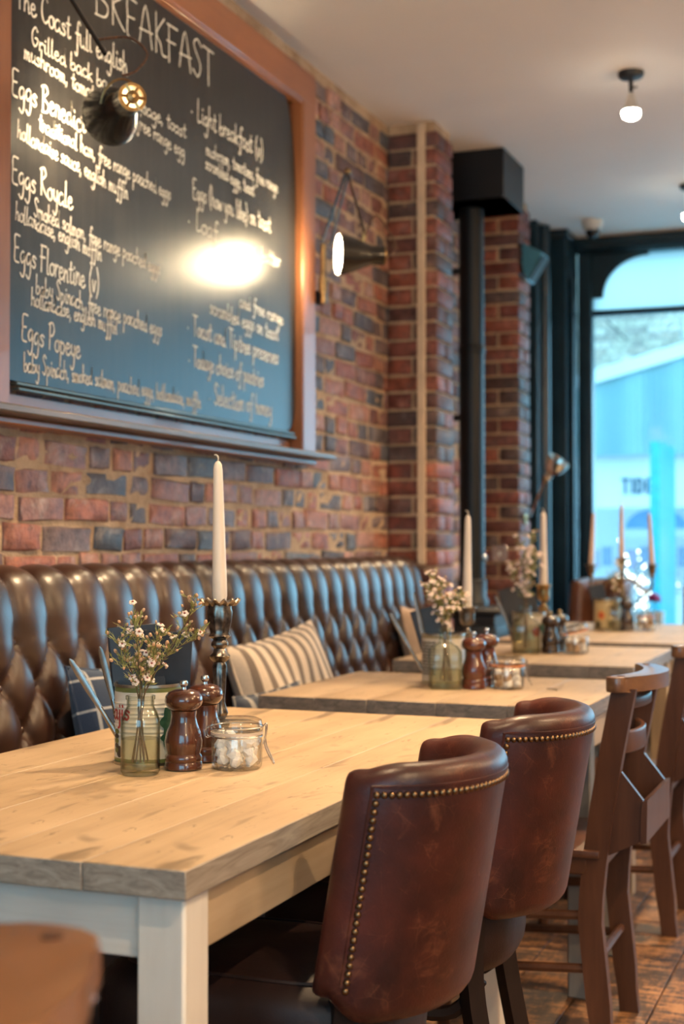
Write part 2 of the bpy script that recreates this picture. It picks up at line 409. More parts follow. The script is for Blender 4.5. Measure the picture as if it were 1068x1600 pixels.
for it in items:
    kind, y, z, L, sd = it; base = {'s': STR, 'h': HED, 'q': .155}[kind]; vr = sd % len(face_bricks[kind]); dx = ((sd * 7) % 11 - 5) * .0009
    roll = ((sd * 13) % 9 - 4) * .008; sc = L / base; sz = .94 + (sd % 10) * .013
    if id(it) in chosen:
        o = link('brick', face_mesh[kind][vr], wall, (dx, y, z), (roll, 0, 0)); o.scale = (1, sc, sz)
    else:
        Mx = Matrix.Translation((dx, y, z)) @ Matrix.Rotation(roll, 4, 'X') @ Matrix.Diagonal((1, sc, sz, 1))
        rest.add([Mx @ Vector(p) for p in face_bricks[kind][vr].v], face_bricks[kind][vr].f)
o = rest.build('brickwork', M_brick_far, wall, ang=60); o['kind'] = 'stuff'
def block(L, W, H, seed):
    rn = random.Random(seed); mb = MB().box((0, 0, 0), (L, W, H), .0045)
    mb.v = [tuple(c + rn.uniform(-.002, .002) for c in p) for p in mb.v]; return mb
blk_x = [block(.226, .110, .0645, i).mesh('brick', M_pbrick, True, 50) for i in range(6)]
blk_y = [block(.105, .236, .0645, 20 + i).mesh('brick', M_pbrick, True, 50) for i in range(6)]
def pier(x0, y0, pname):
    p = struct(MB().box((x0 + .109, y0 + .118, 1.485), (.208, .222, 2.97)).build(pname, M_mortar))
    for c in range(39):
        z = .036 + c * COURSE
        for h in range(2):
            j = lambda a: rn.uniform(-a, a)
            if c % 2 == 0: link('brick', rn.choice(blk_x), p, (x0 + .113 + j(.002), y0 + .058 + .121 * h + j(.002), z), (0, 0, j(.006)))
            else: link('brick', rn.choice(blk_y), p, (x0 + .0555 + .117 * h + j(.002), y0 + .118 + j(.002), z), (0, 0, j(.005)))
    return p
pier(0, 5.80, 'wall_pier_1'); pier(0, 7.215, 'wall_pier_2')
# cream surface conduit up the first pier
cd = tag(MB().box((.1595, 5.784, 2.01), (.036, .020, 1.90), .004).build('cable_conduit', plain('cream_conduit', (.62, .47, .33), .5)), 'cream vertical cable conduit running up the brick pier', 'conduit')

# --- front wall with the shop window
ta = struct(MB().box((.0915, 7.94, 1.485), (.183, .29, 2.97), .006).build('trim_1', M_teal))
MB().lathe([(.036, 0), (.036, 2.95)], 20, (.190, 7.935, .01)).build('moulding', M_teal, ta)
tb = struct(MB().box((.142, 8.243, 1.46), (.284, .312, 2.92), .006).box((.142, 8.243, 2.945), (.31, .33, .05), .006).build('trim_2', M_teal))
MB().box((.302, 8.20, 1.55), (.02, .10, 2.3), .008).build('moulding', M_teal, tb)
struct(MB().box((2.4, 8.45, .24), (4.9, .12, .48)).build('wall_front', M_teal))
def win_unit(nm, x0, x1, arch):
    w = struct(MB().box(((x0 + x1) / 2, 8.44, 2.925), (x1 - x0, .14, .11), .01).build(nm, M_teal))
    MB().box((x0 + .046, 8.43, 1.70), (.088, .10, 2.38), .012).build('stile', M_teal, w)
    MB().box((x1 - .046, 8.43, 1.70), (.088, .10, 2.38), .012).build('stile', M_teal, w)
    MB().box(((x0 + x1) / 2, 8.43, 2.522), (x1 - x0, .07, .034), .008).build('transom', M_teal, w)
    MB().box(((x0 + x1) / 2, 8.40, .51), (x1 - x0, .22, .06), .01).build('window_sill', M_teal, w)
    MB().box(((x0 + x1) / 2, 8.355, 2.90), (x1 - x0, .05, .035), .012).build('cornice', M_teal, w)
    for s in (0, 1):
        def X(q): return x0 + .09 + q if s == 0 else x1 - .09 - q
        pts = [(X(0), 2.875), (X(.33), 2.875)] + [(X(.058 + .27 - .27 * math.sin(R(a))), 2.62 + .235 - .235 * (1 - math.cos(R(a)))) for a in range(0, 91, 9)] + [(X(.058), 2.615), (X(0), 2.615)]
        MB().prism(pts, 8.415, 8.445, 'Y').build('spandrel', M_teal, w)
    MB().box(((x0 + x1) / 2, 8.43, 1.52), (x1 - x0 - .17, .008, 1.98)).build('pane', M_glass_win, w)
    MB().box(((x0 + x1) / 2, 8.435, 2.70), (x1 - x0 - .17, .008, .33)).build('pane', M_opal, w, label='frosted upper pane')
win_unit('window_1', .284, 2.55, True); win_unit('window_2', 2.55, 4.80, True)

# --- right and back walls (outside the picture), with their daylight openings
def holed_wall(nm, axis, at, u0, u1, a0, a1, z0, z1, mat):
    mb = MB(); T = .15
    def bx(p, q, r, s):
        if q - p < .001 or s - r < .001: return
        c, d = ((p + q) / 2, (r + s) / 2), (q - p, s - r)
        if axis == 'X': mb.box((at, c[0], c[1]), (T, d[0], d[1]))
        else: mb.box((c[0], at, c[1]), (d[0], T, d[1]))
    bx(u0, a0, 0, CEIL); bx(a1, u1, 0, CEIL); bx(a0, a1, 0, z0); bx(a0, a1, z1, CEIL)
    w = struct(mb.build(nm, mat))
    f = MB()
    n = 4
    for i in range(n + 1):
        u = a0 + (a1 - a0) * i / n
        if axis == 'X': f.box((at, u, (z0 + z1) / 2), (.06, .06, z1 - z0))
        else: f.box((u, at, (z0 + z1) / 2), (.06, .06, z1 - z0))
    return w, f
w, f = holed_wall('wall_right', 'X', 4.9, YB, YF, -1.9, -.5, .7, 2.5, M_plaster)
struct(f.build('window_3', M_teal))
w, f = holed_wall('wall_back', 'Y', -2.5, 0, 4.85, 1.0, 3.6, .7, 2.5, M_plaster)
struct(f.build('window_4', M_teal))
# ------------------------------------------------------------------ settle (buttoned bench along the wall)
SY0, SY1, P, ROW = 1.55, 5.775, .1375, .100
settle = thing('settle', 'long dark brown deep-buttoned leather settle against the brick wall', 'settle')
prof = smoothpath([(.012, 0, .98), (.022, 0, 1.05), (.07, 0, 1.078), (.125, 0, 1.062), (.152, 0, 1.01), (.163, 0, .93), (.178, 0, .80), (.20, 0, .62), (.215, 0, .46)], 10)
# resample by arc length
acc = [0]
for a, b_ in zip(prof[:-1], prof[1:]): acc.append(acc[-1] + (b_ - a).length)
NT = 104; pts = []
j = 0
for i in range(NT):
    t = acc[-1] * i / (NT - 1)
    while j < len(acc) - 2 and acc[j + 1] < t: j += 1
    f = (t - acc[j]) / max(1e-9, acc[j + 1] - acc[j]); pts.append(prof[j].lerp(prof[j + 1], min(1, f)))
tt = [acc[-1] * i / (NT - 1) for i in range(NT)]
t1 = next(tt[i] for i in range(NT) if i > 40 and pts[i].z <= .925)
nrm = []
for i in range(NT):
    d = (pts[min(i + 1, NT - 1)] - pts[max(i - 1, 0)]).normalized(); n = Vector((-d.z, 0, d.x)); nrm.append(-n if n.x < 0 and i > 60 else n)
for i in range(NT):
    if nrm[i].dot(pts[i] - Vector((.05, 0, .8))) < 0: nrm[i] = -nrm[i]
def frac(a): return abs(a - round(a))
def pf(d): return math.sqrt(max(0, 1 - (1 - 2 * d) ** 2))
NS = int((SY1 - SY0) / .0085)
def settle_pt(u, v):
    i = round(v * (NT - 1)); s = SY0 + (SY1 - SY0) * u; tau = tt[i] - t1
    # end rounding
    e = min(1, (SY1 - s) / .05); e = math.sqrt(max(0, 1 - (1 - e) ** 2))
    ph = (s - 2.777) / P
    if tau < 0:
        ex = 1 + max(0, 1 + tau / .05); h = pf(frac(ph)) ** ex
        top = min(1, max(0, tt[i] / .10)); h = h * (.35 + .65 * top) + .15
    else:
        q = tau / (2 * ROW); a, b_ = ph + q, ph - q
        bd = math.hypot(frac(a), frac(b_)); h = pf(frac(a)) * pf(frac(b_)) * .95 + (1 - math.exp(-(bd / .16) ** 2)) * .28 - .06
    p = pts[i] + nrm[i] * (.030 * h - .012) * max(.2, e)
    if e < 1: p = p.lerp(Vector((.04, 0, min(p.z, .95))), (1 - e) * .55)
    return (p.x, s, p.z)
MB().grid(settle_pt, NS, NT).build('backrest', M_settle, settle, ang=75)
bm_ = MB().sphere((0, 0, 0), .0085, 10, 6, (.55, 1, 1)).mesh('button', M_settle)
for r in range(5):
    s0 = 2.777 + (P / 2 if r % 2 else 0); k = int((SY0 - s0) / P)
    i = min(range(NT), key=lambda q: abs(tt[q] - t1 - r * ROW))
    y = s0 + k * P
    while y < SY1 - .05:
        if y > SY0 + .04: link('button', bm_, settle, (pts[i].x - .010 + .003, y, pts[i].z))
        y += P
MB().box((.06, (SY0 + SY1) / 2, .60), (.10, SY1 - SY0 - .02, .70)).build('back_frame', M_darkleg, settle)
def seat_pt(u, v):
    a = v * 2 * math.pi; e = .35
    cx = math.copysign(abs(math.cos(a)) ** e, math.cos(a)); cz = math.copysign(abs(math.sin(a)) ** e, math.sin(a))
    s = SY0 + (SY1 - .01 - SY0) * u
    return (.322 + .105 * cx, s, .385 + .085 * cz)
MB().grid(seat_pt, 40, 40, False, True).build('seat', M_settle, settle)
MB().box((.27, (SY0 + SY1) / 2, .15), (.28, SY1 - SY0 - .04, .30), .01).build('plinth', M_darkleg, settle)

# ------------------------------------------------------------------ cushions
def stripe_mat(name, a, b_, pitch, duty, check=False, soft=.03):
    m, nt, bs = new_mat(name); t = nd(nt, 'ShaderNodeTexCoord'); sp = nd(nt, 'ShaderNodeSeparateXYZ'); nt.links.new(t.outputs['Object'], sp.inputs[0])
    def line(sock):
        f = math_n(nt, 'FRACT', math_n(nt, 'ADD', math_n(nt, 'MULTIPLY', sock, 1 / pitch), 50.2))
        return ramp(nt, f, [(0, (1, 1, 1)), (duty, (1, 1, 1)), (min(.99, duty + soft), (0, 0, 0)), (1 - soft, (0, 0, 0)), (1, (1, 1, 1))])
    f = line(sp.outputs[0])
    if check: f = mix(nt, 1.0, f, line(sp.outputs[1]), 'LIGHTEN')
    c = mix(nt, f, a, b_); wv = noise(nt, coords(nt, (300, 300, 300)), 1, 2)
    c = mix(nt, .35, c, ramp(nt, wv, [(.3, (.6, .6, .6)), (.7, (1.2, 1.2, 1.2))]), 'MULTIPLY')
    nt.links.new(c, bs.inputs['Base Color']); bs.inputs['Roughness'].default_value = .9; bs.inputs['Sheen Weight'].default_value = .2
    bump(nt, bs, wv, .3, .002); return m
def pillow(name, w, h, t, mat, label, loc, rot, seed=0, group=None):
    rr = random.Random(seed); wr = [(rr.uniform(2, 6), rr.uniform(0, 6), rr.uniform(2, 6), rr.uniform(0, 6)) for _ in range(3)]
    root = thing(name, label, 'cushion', loc); root.rotation_euler = rot
    N = 30
    for side in (1, -1):
        def fn(a, b_, s=side):
            u, v = a * 2 - 1, b_ * 2 - 1
            x = u * w / 2 * (1 - .07 * (1 - v * v)); y = v * h / 2 * (1 - .07 * (1 - u * u))
            z = t / 2 * (max(0, (1 - u ** 4) * (1 - v ** 4))) ** .55
            z *= 1 + .06 * sum(math.sin(p * u + q) * math.sin(r * v + k) for p, q, r, k in wr)
            return (x, y + h / 2, s * z)
        MB().grid(fn, N, N).build('front_cover' if side == 1 else 'back_cover', mat, root, ang=80)
    edge = [(-1 + 2 * i / 12, -1) for i in range(12)] + [(1, -1 + 2 * i / 12) for i in range(12)] + [(1 - 2 * i / 12, 1) for i in range(12)] + [(-1, 1 - 2 * i / 12) for i in range(13)]
    path = [(u * w / 2 * (1 - .07 * (1 - v * v)), v * h / 2 * (1 - .07 * (1 - u * u)) + h / 2, 0) for u, v in edge]
    MB().tube(path, .0035, 6).build('piping', mat, root)
    return root
M_stripe = stripe_mat('cream_striped_linen', (.66, .54, .42), (.20, .155, .125), .047, .42)
M_check = stripe_mat('navy_check_wool', (.018, .035, .075), (.36, .36, .36), .075, .06, True, .02)
M_navys = stripe_mat('navy_striped_linen', (.035, .045, .07), (.30, .28, .26), .05, .28)
M_beige = plain('beige_linen', (.46, .33, .24), .9, c2=(.40, .28, .20), nscale=20, bmp=.2, bscale=300)
# cushion plane: local X -> world +y (to the right), local Y -> up, local Z -> world +x
def crot(lean, roll, yaw=0): return (Matrix.Rotation(R(90 + yaw), 3, 'Z') @ Matrix.Rotation(R(90 - lean), 3, 'X') @ Matrix.Rotation(R(roll), 3, 'Z')).to_euler()
pillow('cushion', .40, .40, .13, M_check, 'navy blue checked cushion on the settle behind the nearest table', (.385, 3.03, .47), crot(17, -3, -11), 1)
pillow('cushion', .46, .42, .15, M_stripe, 'cream cushion with wide grey-brown stripes leaning on the settle', (.385, 4.0, .475), crot(15, 8, -13), 2)
pillow('cushion', .30, .27, .10, M_navys, 'dark navy cushion with pale stripes below the cream striped one', (.430, 3.66, .475), crot(5, 4, -14), 3)
pillow('cushion', .40, .43, .14, M_beige, 'plain beige linen cushion at the far end of the settle', (.36, 5.44, .475), crot(14, -4, -6), 4)

# ------------------------------------------------------------------ tables
def table(label, x0, x1, y0, y1, top, legm, railm, np_=5, th=.037, leg=.068, inset=.02):
    cx, cy = (x0 + x1) / 2, (y0 + y1) / 2
    t = thing('dining_table', label, 'table', (cx, cy, 0), 0, None)
    W, Lg = x1 - x0, y1 - y0
    rr = random.Random(int(y0 * 100))
    ws = [rr.uniform(.85, 1.15) for _ in range(np_)]; sm = sum(ws); x = -W / 2
    for i, q in enumerate(ws):
        w = W * q / sm
        d = rr.uniform(-.004, .004) if 0 < i < np_ - 1 else 0
        MB().box((0, 0, 0), (w - .0004, Lg + d, th), .0016, seg=1).build('plank', top, t, (x + w / 2, 0, .75 - th / 2 - rr.uniform(0, .0004)), (0, 0, 0)); x += w
    hx, hy = W / 2 - leg / 2 - .012, Lg / 2 - leg / 2 - inset
    zt = .75 - th - .0012
    for sx in (-1, 1):
        for sy in (-1, 1): MB().box((0, 0, zt / 2), (leg, leg, zt), .004).build('leg', legm, t, (sx * hx, sy * hy, 0))
    ah = .085
    for s in (-1, 1):
        MB().box((0, 0, 0), (2 * hx - leg - .001, .022, ah), .003).build('apron', railm, t, (0, s * (hy + .012), zt - ah / 2))
        MB().box((0, 0, 0), (.022, 2 * hy - leg - .001, ah), .003).build('apron', railm if railm != M_whitewash_h else M_pine_rail, t, (s * (hx + .012), 0, zt - ah / 2))
    return t
M_pine_rail = wood('pine_rail', [(.30, .21, .12), (.42, .31, .20), (.48, .37, .25)], 'Y', .8, .5, .12)
table('long scrubbed pine table with whitewashed legs nearest the camera', .45, 1.237, 1.56, 3.16, M_pine, M_whitewash, M_whitewash_h)
table('second pine table, just behind the nearest long one', .47, 1.335, 3.44, 4.20, M_pine2, M_grey_leg, M_pine_rail, 5, .040, .06, .15)
table('third pine table along the settle, with an open sugar jar on it', .42, 1.25, 4.66, 5.56, M_pine2, M_pine_leg, M_pine_rail, 5, .042)
table('farthest pine table, by the shop window, under the candelabra', .47, 1.40, 5.80, 7.22, M_pine2, M_pine_leg, M_pine_rail, 6, .036)
# ------------------------------------------------------------------ leather tub chairs
def arc_section(th, T, z0, z1, n=9):
    """Cross-section of the upholstered back: straight sides, rolled top and bottom."""
    r = T / 2; q = []
    for i in range(7): q.append((r, z0 + r + (z1 - z0 - 2 * r) * i / 6))
    for i in range(1, n): a = math.pi * i / n; q.append((r * math.cos(a), z1 - r + r * math.sin(a) * 1.0))
    for i in range(7): q.append((-r, z1 - r - (z1 - z0 - 2 * r) * i / 6))
    for i in range(1, n): a = math.pi * i / n; q.append((-r * math.cos(a), z0 + r - r * math.sin(a)))
    return q
tub_proto = {}
def tub_chair(kind, label, loc, rz, A=.125, B=.168, cx0=.125, z0=.475, z1=.845, T=.058, lean=.17, nails=True, mat=None, wing=0.0, group=None):
    if kind in tub_proto:
        t = copy_tree(tub_proto[kind]); t.location = loc; t.rotation_euler = (0, 0, rz); t['label'] = label; return t
    mat = mat or M_ox
    t = thing('tub_chair', label, 'chair', loc, rz, group); tub_proto[kind] = t
    amax = R(88)
    def centre(a): return Vector((cx0 + A * math.cos(a) ** 1.0 - (wing if abs(a) > 1.2 else 0), B * math.sin(a), 0))
    def nor(a): return Vector((math.cos(a) / A, math.sin(a) / B, 0)).normalized()
    NA = 44; secs = []
    for i in range(NA):
        u = -1 + 2 * i / (NA - 1); secs.append((u * amax, 1.0, 0.0))
    caps = [(.45, .30), (.75, .62), (.93, .86), (1.0, .985)]
    lo = [(-amax, math.sqrt(1 - k * k), -d_ * T / 2) for d_, k in [(c[0], c[1]) for c in caps]][::-1]
    hi = [(amax, math.sqrt(1 - k * k), d_ * T / 2) for d_, k in [(c[0], c[1]) for c in caps]]
    allsec = lo + secs + hi
    mb = MB(); vs = []; fs = []; m = len(arc_section(0, T, z0, z1))
    def place(a, off, z, ext=0.0):
        p = centre(a) + nor(a) * off
        if ext: p += Vector((-math.sin(a) * A, math.cos(a) * B, 0)).normalized() * ext
        return Vector((p.x + lean * (z - z0), p.y, z))
    def corner(a):  # rounded lower and upper corners of the back
        e = max(0, (abs(a) / amax - .72) / .28); return e * e
    for a, s, ext in allsec:
        e = corner(a); za, zb = z0 + .035 * e, z1 - .010 * e
        for off, z in arc_section(a, T * s + .002, za, zb):
            zc = (za + zb) / 2; z = zc + (z - zc) * (1 if s == 1 else .93 + .07 * s)
            vs.append(place(a, off, z, ext))
    k = len(allsec)
    for i in range(k - 1):
        for j in range(m): fs.append((i * m + j, i * m + (j + 1) % m, (i + 1) * m + (j + 1) % m, (i + 1) * m + j))
    fs.append(tuple(range(m))); fs.append(tuple(range((k - 1) * m, k * m)))
    back = mb.add(vs, fs).build('backrest', mat, t, ang=70)
    # rolled piping that runs round the outer edge of the back
    zt = z1 - .030
    path = [place(-amax * .93, T / 2 - .001, z0 + .06 + (zt - z0 - .06) * i / 10) for i in range(10)] + [place(-amax * .93 + 2 * amax * .93 * i / 40, T / 2 - .001, zt) for i in range(41)] + [place(amax * .93, T / 2 - .001, zt - (zt - z0 - .06) * i / 10) for i in range(1, 11)]
    MB().tube(path, .0035, 6).build('piping', mat, back)
    if nails:
        nm = MB().sphere((0, 0, 0), .0056, 8, 5).mesh('nail', M_nail)
        an = amax * .90; zn = z1 - .041
        n = 44
        for i in range(n + 1): link('nail', nm, back, place(-an + 2 * an * i / n, T / 2, zn))
        for s in (-1, 1):
            for i in range(1, 24): link('nail', nm, back, place(s * an, T / 2, zn - (zn - z0 - .055) * i / 23))
    def se(a, e): c = math.cos(a); return math.copysign(abs(c) ** e, c)
    def seat(u, v):
        a = u * 2 * math.pi; b_ = (v - .5) * math.pi
        cz = math.copysign(abs(math.sin(b_)) ** .5, math.sin(b_)); cr = max(0.0, math.cos(b_)) ** .38
        x = -.045 + .245 * se(a, .62) * cr; y = .190 * math.copysign(abs(math.sin(a)) ** .62, math.sin(a)) * cr
        return (x, y, .435 + .08 * cz + .012 * (1 - (x + .045) ** 2 / .06) * (1 if cz > 0 else 0))
    st = MB().grid(seat, 48, 20, True).build('seat', M_oxseat if kind == 'nailed' else mat, t, ang=80)
    sp = [seat(i / 48, .80) for i in range(49)]
    MB().tube(sp, .004, 6, False).build('piping', M_oxseat, st)
    for s in (-1, 1):
        MB().tube([(-.20, s * .165, 0), (-.20, s * .165, .37)], [.017, .024], 4).build('leg', M_darkleg, t)
        MB().tube(smoothpath([(.20, s * .155, 0), (.165, s * .155, .18), (.135, s * .15, .36), (.14, s * .145, .50)], 4), .024, 4).build('leg', M_darkleg, t)
        MB().tube(smoothpath([(.15, s * .13, .36), (.10, s * .14, .30), (.02, s * .145, .30), (-.06, s * .15, .35)], 4), .013, 6).build('brace', M_darkleg, t)
    return t
tub_chair('nailed', 'nearest oxblood leather tub chair with brass nails, cut by the bottom of the picture', (1.168, 2.045, 0), R(0))
tub_chair('nailed', 'second oxblood leather tub chair with brass nails, behind the nearest one', (1.182, 2.635, 0), R(4))
M_tan = leather('tan_leather', (.07, .024, .012), (.20, .07, .032), .34, coat=.3)
tub_chair('plain', 'brown leather armchair behind the farthest table, left of its fig tin', (.485, 7.66, 0), R(66), A=.15, B=.135, cx0=.06, z0=.45, z1=.965, T=.10, lean=.12, nails=False, mat=M_tan)
tub_chair('plain', 'brown leather armchair by the shop window, cut by the right picture edge', (1.18, 7.56, 0), R(90))

# ------------------------------------------------------------------ chapel chairs
chapel = []
M_lamplit_rail = wood('lamplit_rail', [(.10, .038, .014), (.19, .078, .028), (.28, .13, .052)], 'Y', 1.0, .36, .1, coat=.2)  # crest rail wood with warm lamplight put into its orange colour
def chapel_chair(label, loc, rz=0, wide=False):
    if chapel and not wide:
        t = copy_tree(chapel[0]); t.location = loc; t.rotation_euler = (0, 0, rz); t['label'] = label; return t
    t = thing('chapel_chair', label, 'chair', loc, rz, 'wooden chapel chairs')
    if not wide: chapel.append(t)
    def px(z): return .185 - .03 * min(1, z / .30) * 1.0 + (.078 * ((z - .30) / .52) ** 1.4 if z > .30 else 0)
    for s in (-1, 1):
        vs = []; fs = []; n = 14
        for i in range(n + 1):
            z = .825 * i / n; c = px(z); hw = .027 if z > .1 else .023
            for dx, dy in ((-1, -1), (1, -1), (1, 1), (-1, 1)): vs.append((c + dx * hw, s * .165 + dy * .0155, z))
        for i in range(n):
            for k in range(4): fs.append((i * 4 + k, i * 4 + (k + 1) % 4, i * 4 + 4 + (k + 1) % 4, i * 4 + 4 + k))
        fs += [(0, 1, 2, 3), (n * 4, n * 4 + 1, n * 4 + 2, n * 4 + 3)]
        MB().add(vs, fs).build('back_post', M_chairwood, t, ang=30)
        MB().tube([(-.19, s * .175, 0), (-.18, s * .175, .44)], [.016, .020], 10).build('leg', M_chairwood, t)
        MB().tube([(-.185, s * .172, .17), (.15, s * .165, .19)], .011, 8).build('stretcher', M_chairwood, t)
        MB().tube([(-.185, s * .172, .29), (.155, s * .165, .31)], .011, 8).build('stretcher', M_chairwood, t)
        MB().box((-.02, s * .172, .425), (.34, .022, .045), .004).build('seat_rail', M_chairwood, t)
    # crescent crest rail
    def crest(q0, q1):
        o = []
        for i in range(25):
            u = -1 + 2 * i / 24; o.append((q0 + q1 * (1 - u * u), u))
        return o
    L = .188; outer = crest(.205, .062); inner = crest(.158, .048)
    hw_ = .0235
    if wide: outer = crest(.245, .055); inner = crest(.118, .045); hw_ = .0635; L = .155
    pl = [(x, u * L) for x, u in outer]
    pl += [(.1815 + hw_ * math.cos(a), L + (hw_ * .85) * math.sin(a)) for a in [math.pi * k / 8 for k in range(1, 8)]]
    pl += [(x, u * L) for x, u in reversed(inner)]
    pl += [(.1815 - hw_ * math.cos(a), -L - (hw_ * .85) * math.sin(a)) for a in [math.pi * k / 8 for k in range(1, 8)]]
    dx = .038
    bm = bmesh.new(); mb = MB().prism([(x + dx, y) for x, y in pl], .818, .853)
    bv = [bm.verts.new(p) for p in mb.v]; [bm.faces.new([bv[i] for i in f]) for f in mb.f]
    bmesh.ops.bevel(bm, geom=[e for e in bm.edges if abs(e.verts[0].co.z - e.verts[1].co.z) < 1e-5], offset=.005, segments=2, profile=.6, affect='EDGES')
    me = bpy.data.meshes.new('crest_rail'); bm.to_mesh(me); bm.free(); me.materials.append(M_lamplit_rail if wide else M_chairrail)
    me.polygons.foreach_set('use_smooth', [True] * len(me.polygons)); me.set_sharp_from_angle(angle=R(35))
    cr = link('crest_rail', me, t)
    for s in (-1, 1): MB().lathe([(0.009, .852), (.009, .8545), (.001, .855)], 12, (.195 + dx - .006 + (.010 if wide else 0), s * .172, 0)).build('plug', M_chairwood, cr)
    def slat(z0, z1, bul, nm, th=.014):
        def f(u, v):
            y = -.15 + .30 * u; a = v * 2 * math.pi
            z = (z0 + z1) / 2; return (px(z) + bul * (1 - (y / .15) ** 2) + th / 2 * math.copysign(abs(math.cos(a)) ** .4, math.cos(a)), y, z + (z1 - z0) / 2 * math.copysign(abs(math.sin(a)) ** .3, math.sin(a)))
        MB().grid(f, 13, 16, False, True).build(nm, M_chairwood, t)
    slat(.672, .722, .035, 'back_slat'); slat(.775, .800, .03, 'back_slat'); slat(.405, .445, .004, 'back_rail')
    # book box on the back
    bx = link('book_box', None, t); bx.name = 'book_box'
    b0 = px(.62)
    for s in (-1, 1):
        MB().prism([(px(.64) + .024, .640), (px(.60) + .085, .572), (px(.50) + .097, .485), (px(.44) + .024, .445)], s * .155 - .006, s * .155 + .006, 'Y').build('side_panel', M_chairwood, bx)
    mz = [(px(.60) + .080, .574), (px(.60) + .093, .578), (px(.50) + .106, .482), (px(.50) + .092, .480)]
    MB().prism(mz, -.17, .17, 'Y').build('front_panel', M_chairwood, bx)
    MB().prism([(px(.44) + .022, .444), (px(.50) + .094, .482), (px(.50) + .094, .492), (px(.44) + .022, .456)], -.149, .149, 'Y').build('bottom_panel', M_chairwood, bx)
    MB().box((-.02, 0, .452), (.40, .385, .018), .006, seg=2).build('seat', M_chairwood, t)
    MB().tube([(-.186, -.175, .24), (-.186, .175, .24)], .011, 8).build('stretcher', M_chairwood, t)
    MB().tube([(px(.2), -.165, .205), (px(.2), .165, .205)], .011, 8).build('stretcher', M_chairwood, t)
    return t
chapel_chair('wooden chapel chair with a book box on its back, at the second table', (1.243, 3.385, 0))
chapel_chair('wooden chapel chair at the third table, cut by the right picture edge', (1.235, 4.43, 0))
chapel_chair('blurred wooden chair back in the bottom left corner of the picture', (1.210, .765, 0), R(-2), True)

